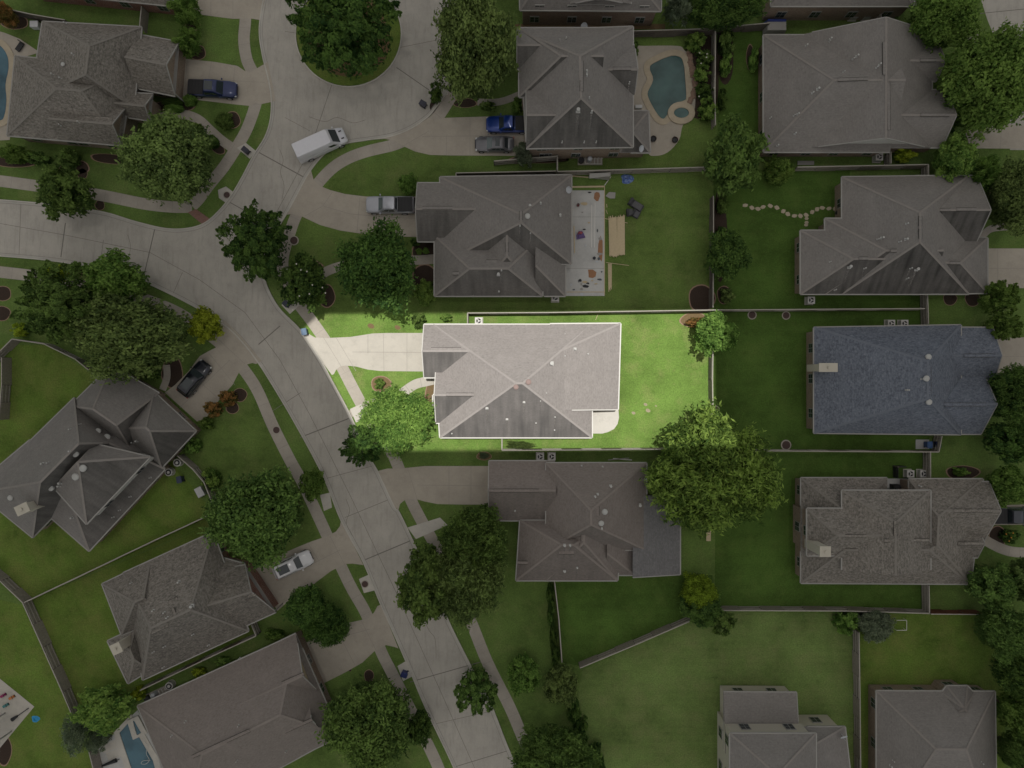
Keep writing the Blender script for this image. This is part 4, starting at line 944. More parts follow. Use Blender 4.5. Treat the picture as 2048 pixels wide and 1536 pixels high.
def tree(px, py, rx, ry, kind, matname, label, cat='tree', group=None, h=None, rot=None, name='tree', var=None):
    rx, ry = (rx*1.13, ry*1.13) if kind == 'spiky' else (rx, ry); r_m = (rx+ry)/2/S; h = h or (3.2+r_m*1.15); zc = h*.55
    c = W(px, py, zc); k = (H-zc)/H; sx, sy = rx/S*k*1.02, ry/S*k*1.02
    root = empty(name, (c.x, c.y, 0)); tag(root, label, cat, group)
    var = rnd.randrange(2) if var is None else var
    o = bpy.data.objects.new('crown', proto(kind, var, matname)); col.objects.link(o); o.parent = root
    hr = {'oak': .66, 'spiky': .72, 'feather': .62, 'loose': .62}.get(kind, .82)
    base = h*.30 if cat == 'tree' else .05
    o.location = (0, 0, base); sz = (h-base)/hr/1.08
    # rotate in multiples that keep the traced ellipse: spin the mesh by 0 or 180 and mirror
    o.scale = (sx*rnd.choice((1, -1)), sy*rnd.choice((1, -1)), sz)
    o.rotation_euler = (0, 0, 0 if rot is None else R(rot))
    if cat == 'tree':
        t = MB(); tr = .10+.035*r_m
        t.tube([(0, 0, 0), (.05, .02, base*.6), (0, 0, base+.2*h)], tr*1.25, 9, 0, tr*.7)
        for i in range(6):
            a = i*1.047+rnd.uniform(-.3, .3); q = rnd.uniform(.4, .7)
            t.tube([(0, 0, base*.85), (sx*q*.5*math.cos(a), sy*q*.5*math.sin(a), base+(h-base)*.35), (sx*q*math.cos(a), sy*q*math.sin(a), base+(h-base)*.62)], tr*.5, 6, 0, tr*.12)
        tk = t.build('trunk', M['bark'], root, smooth=True)
    else:
        t = MB(); 
        for i in range(3):
            a = i*2.1; t.tube([(0, 0, 0), (sx*.25*math.cos(a), sy*.25*math.sin(a), h*.5)], .035, 5, 0, .015)
        t.build('stem', M['bark'], root)
    return root
T = tree
T(690, 62, 104, 92, 'spiky', 'leaf_deep', 'huge dark green tree filling the island of the cul-de-sac', h=11, var=0)
T(948, 98, 88, 118, 'oak', 'leaf_olive', 'tall wispy olive tree left of the dark stained two storey house', h=10.5)
T(343, 322, 96, 92, 'oak', 'leaf_olive', 'round olive oak in front of the mottled roof top left', h=8.5)
T(137, 388, 57, 56, 'mid', 'leaf_oak', 'medium oak overhanging the kerb of the left street arm', h=7)
T(513, 488, 66, 74, 'spiky', 'leaf_deep', 'dark ragged tree hanging over the street at the junction', h=8, var=1)
T(610, 566, 50, 60, 'mid', 'leaf_deep', 'magnolia dotted with white flowers beside the curved path', h=6)
T(762, 538, 86, 92, 'oak', 'leaf_deep', 'broad dark oak in front of the construction house', h=9)
T(240, 562, 64, 58, 'mid', 'leaf_bright', 'bright green tree above the oak cluster by the left street', h=8)
T(128, 608, 76, 78, 'spiky', 'leaf_oak', 'dark tree with pale shoot tips, leftmost of the big cluster', h=9.5)
T(265, 672, 124, 90, 'oak', 'leaf_olive', 'widest olive crowned oak of the left cluster', h=9.5)
T(413, 652, 34, 38, 'mid', 'leaf_yellow', 'vivid yellow green small tree by the kerb', h=5)
T(118, 548, 24, 22, 'shrub', 'leaf_yellow', 'small yellow tree peeking out over the left sidewalk', h=4)
T(796, 838, 76, 70, 'feather', 'leaf_lime', 'feathery light green tree in the sunlit front yard', h=5.4)
T(727, 890, 40, 40, 'spiky', 'leaf_deep', 'dark tree hanging over the street at the sunlit corner', h=6.5)
T(1418, 944, 136, 126, 'feather', 'leaf_wide', 'enormous light oak spanning four back yards', h=9.5, var=0)
T(1428, 668, 46, 46, 'mid', 'leaf_bright', 'fresh green tree on the fence corner of the sunlit lot', h=5.5)
T(1452, 512, 46, 52, 'dense', 'leaf_deep', 'dense clipped dark tree on the back fence', h=5.5)
T(1462, 318, 66, 78, 'mid', 'leaf_oak', 'leafy tree between the curved pool and the stepping stones', h=7.5)
T(1396, 1178, 38, 36, 'dense', 'leaf_ball', 'clipped yellow green ball shaped tree', h=4.5)
T(1402, 1212, 48, 40, 'mid', 'leaf_deep', 'dark shrubby tree under the yellow green ball', h=4)
T(1440, 1243, 30, 26, 'shrub', 'leaf_oak', 'small dark tree at the end of the panelled fence', h=3.4)
T(521, 1030, 104, 98, 'oak', 'leaf_oak', 'dense green oak above the parked white car', h=9.5)
T(626, 967, 25, 35, 'mid', 'leaf_bright', 'small bright street tree between sidewalk and kerb', h=5)
T(948, 1072, 72, 68, 'feather', 'leaf_oak', 'upper crown of the oak clump covering the brown roof corner', h=8)
T(852, 1165, 66, 82, 'mid', 'leaf_oak', 'glossy green tree overhanging the street, left of the oak clump', h=8.5)
T(932, 1158, 80, 86, 'feather', 'leaf_olive', 'pale oak right of the glossy green street tree', h=8)
T(614, 1208, 42, 44, 'dense', 'leaf_deep', 'rounded dark tree between the two lower left driveways', h=6)
T(658, 1248, 46, 42, 'feather', 'leaf_deep', 'drooping dark tree touching the lowest driveway', h=5.5)
T(742, 1442, 96, 94, 'oak', 'leaf_oak', 'big oak at the bottom beside the plain grey roof', h=9)
T(841, 1452, 27, 36, 'mid', 'leaf_deep', 'narrow tree on the verge next to the bottom oak', h=5)
T(952, 1378, 45, 52, 'midspiky', 'leaf_oak', 'single street tree over the right kerb near the bottom', h=6.5)
T(1046, 1345, 37, 41, 'mid', 'leaf_bright', 'light green tree alone on the lower side lawn', h=5.5)
T(1122, 1366, 39, 42, 'mid', 'leaf_olive', 'olive tree at the foot of the hedge fence', h=5.5)
T(1108, 1506, 92, 62, 'feather', 'leaf_oak', 'sprawling oak cut off by the bottom edge', h=8)
T(1965, 168, 96, 108, 'oak', 'leaf_bright', 'large bright oak right of the white gabled house', h=9.5)
T(1880, 42, 72, 66, 'oak', 'leaf_bright', 'green oak near the top right corner street', h=8.5)
T(1905, 318, 40, 50, 'mid', 'leaf_lime', 'lime green tree at the corner of the right hand fence', h=5.5)
T(1968, 350, 36, 34, 'frond', 'leaf_bright', 'fine leaved tree above the dark gable on the right', h=5)
T(2030, 398, 58, 76, 'oak', 'leaf_olive', 'olive tree at the right border above the curved walk', h=8)
T(1994, 598, 35, 44, 'midspiky', 'leaf_bright', 'bushy tree at the corner of the dark stained roof', h=5.5)
T(2002, 654, 34, 34, 'midspiky', 'leaf_bright', 'bushy tree above the blue roof wing', h=5)
T(2025, 790, 56, 62, 'oak', 'leaf_deep', 'dark tree right of the blue roofed house', h=8)
T(2012, 880, 44, 46, 'mid', 'leaf_deep', 'dark tree near the blue bin on the right', h=7)
T(2012, 970, 44, 42, 'mid', 'leaf_bright', 'light tree between the mulch bed and the dark pickup', h=5.5)
T(1976, 1168, 52, 46, 'mid', 'leaf_oak', 'green tree at the lower corner of the mottled notch roof', h=6.5)
T(2050, 1160, 34, 50, 'mid', 'leaf_olive', 'tree at the right border below the flower bed', h=6.5)
T(2006, 1262, 56, 56, 'oak', 'leaf_oak', 'topmost tree of the thick row along the lower right border', h=7.5)
T(2040, 1345, 54, 56, 'oak', 'leaf_deep', 'second tree of the thick row, dark, lower right border', h=8)
T(2030, 1425, 36, 52, 'mid', 'leaf_bright', 'third tree of the row, beside the octagonal bay house', h=7)
T(2045, 1510, 44, 50, 'oak', 'leaf_oak', 'last tree of the row at the bottom right corner', h=8)
T(1690, 1244, 27, 26, 'shrub', 'leaf_bright', 'dark green bush left of the grey one on the fence', 'shrub', h=2.6)
T(1750, 1250, 37, 34, 'dense', 'leaf_grey', 'grey green round shrub beside the white frame', 'shrub', h=3.2)
T(1558, 342, 30, 30, 'mid', 'leaf_lime', 'light shrub beside the stacked boards under the gabled house', 'shrub', h=3.5)
T(215, 1412, 66, 48, 'mid', 'leaf_lime', 'spreading green tree beside the rectangular pool', h=5.5)
T(276, 1386, 16, 14, 'shrub', 'leaf_yellow', 'yellow green bush by the bottom pool equipment', 'shrub', h=2)
T(158, 1462, 28, 46, 'loose', 'leaf_grey', 'thin silvery grey tree left of the rectangular pool', h=4)
T(195, 1480, 26, 26, 'loose', 'leaf_grey', 'silvery grey bush by the white pool paving', 'shrub', h=2.5)
T(14, 34, 20, 24, 'mid', 'leaf_red', 'russet leaved small tree in the top left corner', h=4)
T(373, 24, 33, 32, 'frond', 'leaf_bright', 'bright fan leaved tree beside the dark pickup driveway, upper one', h=4)
T(377, 88, 28, 28, 'frond', 'leaf_bright', 'bright fan leaved tree beside the dark pickup driveway, lower one', h=3.6)
T(1443, 20, 84, 40, 'oak', 'leaf_deep', 'dark tree mass at the top beside the palm', h=7)
T(1352, 14, 30, 34, 'frond', 'leaf_grey', 'grey green fan palm beside the top brick house', h=6, name='palm_tree')
T(1046, 308, 22, 26, 'frond', 'leaf_grey', 'spiky leaved young palm at the corner of the grey car driveway', h=4, name='palm_tree')
# shrubs
SH = [(816, 368, 21, 23, 'mid', 'leaf_bright', 'round light shrub at the garage corner of the construction house'), (870, 187, 15, 24, 'shrub', 'leaf_deep', 'dark shrub on the verge beside the dark bin'),
 (892, 635, 14, 9, 'shrub', 'leaf_lime', 'sunlit bush right of its twin along the top fence'), (839, 640, 17, 17, 'shrub', 'leaf_oak', 'sunlit bush at the garage corner of the sunlit house'), (878, 810, 14, 30, 'shrub', 'leaf_deep', 'dark bush beside the sunlit bay window'),
 (760, 767, 12, 12, 'shrub', 'leaf_bright', 'small bush in the brick ring of the sunlit yard'), (1455, 592, 16, 17, 'shrub', 'leaf_olive', 'yellowish shrub next to the dark mulch crescent'), (850, 585, 26, 28, 'mid', 'leaf_lime', 'vivid green shrub at the lower corner of the construction house'),
 (1388, 645, 20, 11, 'shrub', 'leaf_red', 'low reddish shrub in the bed of the sunlit back yard'), (1440, 470, 13, 18, 'shrub', 'leaf_deep', 'dark shrub above the clipped tree on the back fence'), (1446, 410, 14, 22, 'shrub', 'leaf_oak', 'shrub beside the start of the stepping stones'),
 (1388, 84, 24, 20, 'shrub', 'leaf_lime', 'lime shrub at the upper end of the pool planting'), (1410, 118, 20, 18, 'shrub', 'leaf_oak', 'flowering shrub second down the pool planting'), (1405, 148, 20, 20, 'shrub', 'leaf_lime', 'lime shrub beside the middle of the pool'), (1410, 182, 22, 16, 'shrub', 'leaf_deep', 'dark flowering shrub between two lime ones by the pool'), (1414, 220, 22, 26, 'shrub', 'leaf_lime', 'lime shrub right of the round spa'),
 (1452, 85, 18, 30, 'shrub', 'leaf_oak', 'leafy shrub at the top of the narrow yard bed'), (1450, 130, 13, 26, 'shrub', 'leaf_lime', 'pale leafy plants along the narrow yard fence'), (1446, 200, 10, 24, 'shrub', 'leaf_deep', 'thin dark plants along the narrow yard fence'), (1506, 122, 10, 25, 'shrub', 'leaf_lime', 'low plants in the white edged oval bed'),
 (1810, 310, 24, 16, 'shrub', 'leaf_yellow', 'yellow shrub in the enclosed side yard'), (28, 308, 34, 20, 'mid', 'leaf_bright', 'leafy shrub left in the bed below the mottled roof'), (80, 318, 26, 14, 'shrub', 'leaf_oak', 'low shrub middle of the bed below the mottled roof'), (135, 316, 26, 22, 'shrub', 'leaf_oak', 'round shrub right of the bed below the mottled roof'),
 (449, 242, 19, 18, 'dense', 'leaf_oak', 'round clipped shrub beside the angled front walk'), (424, 284, 16, 15, 'dense', 'leaf_deep', 'dark clipped shrub beside the angled front walk'), (380, 201, 14, 13, 'dense', 'leaf_bright', 'clipped shrub nearest the dark pickup'), (348, 217, 22, 8, 'dense', 'leaf_lime', 'lime low hedge by the arched entry'), (345, 204, 22, 8, 'dense', 'leaf_deep', 'dark low hedge by the arched entry'), (395, 255, 16, 10, 'shrub', 'leaf_bright', 'leafy shrub in the small bed under the front walk'),
 (458, 796, 20, 18, 'shrub', 'leaf_red', 'russet shrub upper of the pair by the black car'), (428, 818, 20, 18, 'shrub', 'leaf_red', 'russet shrub lower of the pair by the black car'), (412, 846, 17, 14, 'shrub', 'leaf_bright', 'green shrub under the russet pair'), (388, 892, 19, 18, 'shrub', 'leaf_bright', 'green shrub at the corner of the angled grey house'), (424, 960, 20, 26, 'shrub', 'leaf_lime', 'bright shrub outside the curved fence'), (38, 661, 18, 16, 'shrub', 'leaf_yellow', 'yellowish shrub above the angled fence corner'),
 (305, 745, 18, 20, 'shrub', 'leaf_oak', 'green shrub at the entry of the angled grey house'), (1922, 944, 18, 10, 'shrub', 'leaf_lime', 'lime shrub in the dark bed above the courtyard house'), (2018, 1072, 20, 16, 'shrub', 'leaf_deep', 'flower bed shrub with orange blossoms by the curved walk'), (1040, 890, 34, 9, 'loose', 'leaf_olive', 'dry tan green plants in the bed under the sunlit house'), (968, 911, 12, 8, 'loose', 'leaf_grey', 'dry grey twiggy bush above the lower driveway'),
 (1100, 1190, 9, 28, 'shrub', 'leaf_deep', 'hedge bush topmost along the hedge fence'), (1102, 1232, 9, 28, 'shrub', 'leaf_deep', 'hedge bush second along the hedge fence'), (1106, 1275, 9, 28, 'shrub', 'leaf_deep', 'hedge bush third along the hedge fence'), (1110, 1312, 10, 24, 'shrub', 'leaf_deep', 'hedge bush lowest along the hedge fence'),
 (1148, 1420, 16, 30, 'shrub', 'leaf_deep', 'boundary bush just under the olive tree'), (1160, 1465, 18, 32, 'shrub', 'leaf_deep', 'boundary bush halfway down the pale lawn'), (1190, 1520, 20, 36, 'shrub', 'leaf_deep', 'boundary bush at the bottom of the pale lawn'),
 (550, 1270, 22, 12, 'shrub', 'leaf_bright', 'leafy plants between the two lower left houses'), (400, 1345, 16, 12, 'shrub', 'leaf_yellow', 'yellow plant in the narrow side yard'), (445, 1322, 18, 10, 'shrub', 'leaf_lime', 'green plants in the narrow side yard'), (905, 440, 1, 1, 'shrub', 'leaf_oak', None), (838, 503, 7, 7, 'dense', 'leaf_lime', 'left small ball shrub by the construction house entry'), (852, 502, 7, 7, 'dense', 'leaf_lime', 'right small ball shrub by the construction house entry'), (832, 484, 12, 9, 'shrub', 'leaf_deep', 'dark bush beneath the garage corner of the construction house'),
 (1035, 212, 12, 18, 'shrub', 'leaf_bright', 'bush by the entry of the two storey house'), (1895, 245, 24, 22, 'shrub', 'leaf_deep', 'dark bush under the large bright oak'), (1270, 95, 8, 16, 'shrub', 'leaf_oak', 'bush at the pool corner of the two storey house'), (975, 212, 18, 10, 'shrub', 'leaf_oak', 'bush in front of the blue pickup driveway'), (985, 1012, 20, 8, 'shrub', 'leaf_deep', 'bush at the garage corner of the brown roofed house'), (250, 318, 14, 9, 'dense', 'leaf_deep', 'dark trimmed hedge below the brick gable')]
for a in SH:
    if a[6]: tree(a[0], a[1], a[2], a[3], a[4], a[5], a[6], 'shrub', 'shrubs and bushes in the yards', h=max(.9, (a[2]+a[3])/2/S*1.5), name='shrub')
# magnolia flowers
def flowers(pts, m, label, z, group):
    for i, (x, y) in enumerate(pts):
        c = W(x, y, z); b = MB()
        for k in range(6):
            a = k*math.pi/3; b.face([(0, 0, 0), (.07*math.cos(a-.35), .07*math.sin(a-.35), .06), (.11*math.cos(a), .11*math.sin(a), .05), (.07*math.cos(a+.35), .07*math.sin(a+.35), .06)])
        b.cyl((0, 0, 0), .03, .06, 6)
        o = b.build('flower', M[m]); o.location = c; tag(o, label, 'flower', group)
flowers([(574, 538), (602, 540), (614, 543), (625, 570), (619, 588), (599, 592), (651, 586), (586, 620), (593, 528), (645, 575)], 'flower', 'white blossom on the magnolia beside the curved path', 5.9, 'magnolia blossoms')
flowers([(1399, 106), (1414, 108), (1402, 127), (1413, 115), (1428, 176), (1398, 193)], 'flower', 'white blossom on the shrubs beside the pool', 2.1, 'pool shrub blossoms')
flowers([(2012, 1068), (2022, 1075), (2026, 1066), (2018, 1082)], 'flower_o', 'orange blossom on the shrub by the curved walk', 1.8, 'orange blossoms')
# ---------------------------------------------------------------- vehicles
def place(root_name, px, py, ang, label, cat, group=None):
    c = W(px, py, .7); o = empty(root_name, (c.x, c.y, 0), R(ang)); tag(o, label, cat, group); return o
def loft(b, st, mi=0, prof=None):
    """st: (x, half width, z low, z belt, z top); closed body along x"""
    rings = []
    for x, w_, z0, z1, z2 in st:
        rings.append([(x, -w_*.90, z0), (x, -w_, z0+.12), (x, -w_, (z0+z1)/2+.05), (x, -w_*.965, z1), (x, -w_*.80, z2-.02), (x, -w_*.4, z2), (x, w_*.4, z2), (x, w_*.80, z2-.02), (x, w_*.965, z1), (x, w_, (z0+z1)/2+.05), (x, w_, z0+.12), (x, w_*.90, z0)])
    n = 12
    for i in range(len(rings)-1):
        for k in range(n): b.face([rings[i][k], rings[i+1][k], rings[i+1][(k+1) % n], rings[i][(k+1) % n]], mi)
    b.face(rings[0], mi); b.face(rings[-1][::-1], mi)
def wheel(root, x, y, r_=.36, w_=.24):
    b = MB(); b.cyl((x, y-w_/2, r_), r_, w_, 20, axis='y'); o = b.build('wheel', M['tyre'], root)
    s_ = 1 if y > 0 else -1
    q = MB(); q.cyl((x, y+s_*w_/2-(.0 if s_ > 0 else .02), r_), r_*.62, .02, 14, axis='y')
    for k in range(5):
        a = k*2*math.pi/5; q.box((x+r_*.32*math.cos(a), y+s_*(w_/2+.02), r_+r_*.32*math.sin(a)), (r_*.2, .02, r_*.2))
    r2 = q.build('rim', M['rim']); r2.parent = o
def quad_panel(b, pts, off=.012):
    a = [Vector(p) for p in pts]; n = (a[1]-a[0]).cross(a[2]-a[0]).normalized()
    if n.dot(a[0]-Vector((a[0].x*.2, 0, .6))) < 0: n = -n
    b.face([p+n*off for p in a])
def car(px, py, ang, L, Wd, kind, paint_, label, cat='car', bed=None, roof_glass=None, roof_mat=None, glass='car_glass', hood_scoop=True):
    root = place({'pickup': 'pickup_truck', 'sedan': 'sedan_car', 'suv': 'suv_car', 'van': 'cargo_van'}[kind], px, py, ang, label, cat, 'parked vehicles')
    w2 = Wd/2; h = L/2; b = MB()
    if kind == 'pickup':
        zb, zh, zr = 1.05, 1.12, 1.88
        st = [(-h, w2*.93, .45, .95, zb), (-h+.1, w2*.98, .40, 1.0, zb+.04), (-h+1.7, w2, .38, 1.0, zb+.06), (0, w2, .36, 1.0, zh), (h-1.7, w2, .36, 1.0, zh+.03), (h-.9, w2*.99, .36, .98, zh), (h-.35, w2*.94, .36, .90, 1.04), (h-.08, w2*.84, .38, .80, .94), (h, w2*.70, .42, .72, .80)]
        cab = (-h+1.95, -h+2.15, h-2.25, h-1.52)      # rear base, rear roof, front roof, front base
    elif kind == 'sedan':
        zh, zr = .92, 1.44
        st = [(-h, w2*.72, .40, .70, .80), (-h+.12, w2*.88, .32, .78, .92), (-h+.6, w2*.98, .26, .82, .98), (0, w2, .24, .82, .96), (h-1.4, w2, .24, .80, .95), (h-.6, w2*.96, .26, .72, .84), (h-.15, w2*.82, .30, .62, .72), (h, w2*.62, .34, .55, .62)]
        cab = (-h+.62, -h+1.25, h-2.2, h-1.35)
    elif kind == 'suv':
        zh, zr = 1.05, 1.70
        st = [(-h, w2*.80, .45, .80, 1.0), (-h+.1, w2*.93, .38, .90, 1.08), (-h+.6, w2*.99, .32, .95, 1.10), (0, w2, .30, .95, 1.08), (h-1.3, w2, .30, .92, 1.08), (h-.5, w2*.96, .32, .85, .98), (h-.12, w2*.84, .36, .72, .86), (h, w2*.66, .42, .62, .74)]
        cab = (-h+.12, -h+.45, h-2.05, h-1.25)
    else:
        zh, zr = 1.25, 2.55
        st = [(-h, w2*.98, .40, 1.2, 1.30), (0, w2, .38, 1.2, 1.30), (h-1.3, w2, .38, 1.2, 1.30), (h-.75, w2*.97, .38, 1.1, 1.22), (h-.3, w2*.90, .38, .95, 1.08), (h-.07, w2*.76, .42, .80, .92), (h, w2*.60, .46, .7, .80)]
        cab = (-h, -h+.05, h-1.75, h-.85)
    loft(b, st); body = b.build('body', paint_, root, smooth=True)
    # cabin
    xr0, xr1, xf1, xf0 = cab; wb_, wt = w2*.93, w2*(.76 if kind != 'van' else .86); zb0 = zh-.05
    c = MB()
    rings = []
    for z, x0, x1, w_ in ((zb0, xr0, xf0, wb_), (zb0+(zr-zb0)*.85, xr0+(xr1-xr0)*.88, xf0+(xf1-xf0)*.88, wt*1.03), (zr, xr1+.08, xf1-.08, wt*.92)):
        rings.append([(x0, -w_*.92, z), (x0+.12, -w_, z), (x1-.2, -w_, z), (x1, -w_*.86, z), (x1, w_*.86, z), (x1-.2, w_, z), (x0+.12, w_, z), (x0, w_*.92, z)])
    for i in range(2):
        for k in range(8): c.face([rings[i][k], rings[i][(k+1) % 8], rings[i+1][(k+1) % 8], rings[i+1][k]])
    top = rings[2]; mid = ((xr1+xf1)/2, 0, zr+.03)
    for k in range(8): c.face([top[k], top[(k+1) % 8], mid])
    c.build('cabin', roof_mat or paint_, root, smooth=True)
    # glass
    def lerp(p, q, t): return tuple(a+(b_-a)*t for a, b_ in zip(p, q))
    def pane(name, p0, p1, q1, q0, t0, t1, s0, s1, off=.015, m=None):
        A = lerp(lerp(p0, q0, t0), lerp(p1, q1, t0), s0); B_ = lerp(lerp(p0, q0, t0), lerp(p1, q1, t0), s1)
        C_ = lerp(lerp(p0, q0, t1), lerp(p1, q1, t1), s1); D = lerp(lerp(p0, q0, t1), lerp(p1, q1, t1), s0)
        g = MB(); quad_panel(g, [A, B_, C_, D], off); g.build(name, m or M['car_glass'], root)
    r0, r1 = rings[0], rings[1]
    pane('windscreen', r0[3], r0[4], r1[4], r1[3], .05, .97, .03, .97, .02, M[glass])
    if kind != 'van': pane('rear_window', r0[7], r0[0], r1[0], r1[7], .15, .92, .08, .92, .02)
    for k0, k1 in ((1, 2), (5, 6)):
        if kind == 'van': pane('side_window', r0[k0], r0[k1], r1[k1], r1[k0], .12, .60, *((.80, .97) if k0 == 1 else (.03, .20)))
        else:
            n_ = 2 if kind == 'pickup' else 3
            for j in range(n_): pane('side_window', r0[k0], r0[k1], r1[k1], r1[k0], .22, .93, .04+.93*j/n_, .93*(j+1)/n_)
    if roof_glass:
        g = MB(); g.box(((xr1+xf1)/2+roof_glass[0], 0, zr+.03), (roof_glass[1], wt*1.35, .035)); g.build('sunroof', M['car_glass'], root)
    if kind == 'pickup':
        t = MB(); x0, x1 = -h+.10, xr0-.04; t.box(((x0+x1)/2, 0, zb+.09), (x1-x0, Wd*.86, .09))
        for k in range(5): t.box((x0+(x1-x0)*(k+.5)/5, 0, zb+.145), ((x1-x0)/5-.05, Wd*.84, .03))
        t.build('bed_cover', M['black'], root)
        t = MB(); t.box((-h-.06, 0, .55), (.16, Wd*.9, .18)); t.build('bumper', M['black'], root)
    for y in (-1, 1):
        for x in ((-h+L*.20), (h-L*.165)):
            wheel(root, x, y*(w2-.11), .40 if kind in ('pickup', 'van') else .34)
        m_ = MB(); m_.box((xf0-.25, y*(w2+.10), zh+.05), (.14, .22, .16), taper=.8); m_.build('mirror', paint_, root)
        q = MB(); z_ = st[-2][3]-.02; q.box((h-.17, y*w2*.72, z_+.02), (.24, .30, .14), R(-18*y), taper=.8); q.build('headlight', M['lamp'], root)
        q = MB(); q.box((-h+.02, y*w2*.80, .82), (.08, .22, .16)); q.build('tail_light', M['tail'], root)
    if kind in ('pickup', 'suv', 'sedan'):
        g = MB()
        for y in (-.28, .28): g.bar((xf0+.12, y*w2*1.6, zh+.012), (h-.5, y*w2*1.3, st[-3][4]+.012), .05, .02)
        g.build('hood_crease', paint_, root)
    else:
        g = MB()
        for x in [-h+.5+k*.62 for k in range(7)]: g.box((x, 0, zr+.02), (.05, wt*1.5, .03))
        g.build('roof_rib', paint_, root)
        g = MB()
        for y in (-.45, .45): g.box((h-.45, y, 1.17), (.35, .14, .04))
        g.build('hood_vent', M['black'], root)
    g = MB(); g.box((h-.02, 0, .62), (.06, Wd*.5, .22)); g.build('grille', M['black'], root)
    return root
car(426, 178, -3, 5.85, 2.0, 'pickup', paint('navy paint', (.010, .020, .085)), 'navy pickup with black bed cover on the top left driveway', 'pickup', roof_glass=(-.1, 1.0))
car(643, 290, 24, 6.3, 2.15, 'van', paint('white van paint', (.62, .62, .66), 0), 'white high roof cargo van parked by the cul-de-sac kerb', 'van')
car(1017, 249, 180, 5.4, 1.95, 'pickup', paint('blue paint', (.010, .040, .22)), 'bright blue pickup parked behind the grey sedan', 'pickup')
car(989, 288, 180, 4.7, 1.85, 'sedan', paint('graphite paint', (.15, .15, .165)), 'graphite sedan with sunroof beside the blue pickup', 'car', roof_glass=(.1, .55), glass='car_glass_pale')
car(780, 410, 180, 5.75, 2.05, 'pickup', paint('silver paint', (.36, .37, .41)), 'silver pickup with dark bed cover on the curved driveway', 'pickup', glass='car_glass_pale')
car(389, 757, 52, 4.75, 1.9, 'suv', paint('black paint', (.010, .012, .020)), 'black crossover parked at the angled grey house', 'car', roof_glass=(.0, 1.3))
car(586, 1129, 25, 4.9, 1.95, 'suv', paint('white paint', (.62, .62, .64), 0), 'white crossover with dark panoramic roof under the oak', 'car', roof_glass=(-.15, 1.35), glass='car_glass')
car(2025, 1031, 0, 5.6, 2.0, 'pickup', paint('charcoal paint', (.045, .05, .065)), 'charcoal pickup cut off by the right edge', 'pickup')
# ---------------------------------------------------------------- smaller things
def at(name, px, py, label, cat, group=None, rz=0, z=0.0):
    c = W(px, py, z); o = empty(name, (c.x, c.y, z), R(rz)); tag(o, label, cat, group); return o
AC = [(958, 643, 'square condenser behind the sunlit house at the top fence'), (1080, 912, 'left condenser of the pair above the brown roof'), (1103, 912, 'right condenser of the pair above the brown roof'), (1617, 602, 'condenser at the lower corner of the dark stained roof'), (1776, 648, 'left condenser half under the blue roof'), (1802, 648, 'right condenser half under the blue roof'),
      (1814, 946, 'left condenser inside the picket screen'), (1840, 946, 'right condenser inside the picket screen'), (1703, 35, 'left condenser under the top right eave'), (1729, 34, 'right condenser under the top right eave'), (1752, 318, 'dark condenser in the side yard near the yellow shrub'), (1110, 597, 'condenser tucked under the construction house eave')]
for x, y, lab in AC:
    r0 = at('air_conditioner', x, y, lab, 'air conditioner', 'air conditioners beside the houses', z=0)
    b = MB(); b.box((0, 0, .06), (1.0, 1.0, .12)); b.build('pad', M['kerb'], r0)
    b = MB(); b.box((0, 0, .50), (.82, .82, .76)); b.box((0, 0, .90), (.86, .86, .05)); b.build('cabinet', M['ac'], r0)
    b = MB(); b.cyl((0, 0, .926), .30, .015, 20); b.build('fan_opening', M['black'], r0)
    b = MB(); b.cyl((0, 0, .945), .10, .03, 10)
    for k in range(3): a = k*2.094; b.bar((.06*math.cos(a), .06*math.sin(a), .955), (.28*math.cos(a), .28*math.sin(a), .955), .10, .012)
    b.build('fan', M['ac'], r0)
for x, y, lab in ((343, 943, 'round condenser lower of the pair by the angled house'), (360, 924, 'round condenser upper of the pair by the angled house'), (344, 1367, 'round condenser in the narrow side yard')):
    r0 = at('air_conditioner', x, y, lab, 'air conditioner', 'air conditioners beside the houses')
    b = MB(); b.cyl((0, 0, .0), .5, .1, 20); b.build('pad', M['kerb'], r0)
    b = MB(); b.cyl((0, 0, .1), .46, .75, 24); b.build('cabinet', M['ac'], r0, smooth=True)
    b = MB(); b.cyl((0, 0, .855), .34, .02, 20); b.build('fan_opening', M['black'], r0)
    b = MB(); b.cyl((0, 0, .88), .18, .05, 12); b.build('fan', M['ac'], r0)
def plainm(n, c): return plain(n, c, .5, .4)
BIN = [(847, 212, 60, (.035, .035, .055), 'dark wheeled bin standing on the cul-de-sac edge'), (495, 304, 50, (.035, .035, .05), 'dark wheeled bin on the walkway pad top left'), (576, 609, 45, (.03, .035, .06), 'dark blue bin on the kerb pad near the magnolia'), (612, 664, 10, (.07, .13, .22), 'blue bin at the sunlit corner of the driveway'), (810, 1344, 70, (.02, .03, .12), 'deep blue bin on the kerb pad near the bottom'), (1851, 888, 0, (.03, .08, .20), 'blue bin beside the blue roofed house'), (1868, 888, 0, (.02, .03, .08), 'navy bin against the fence end'), (365, 957, 10, (.03, .04, .08), 'navy bin beside the round condensers')]
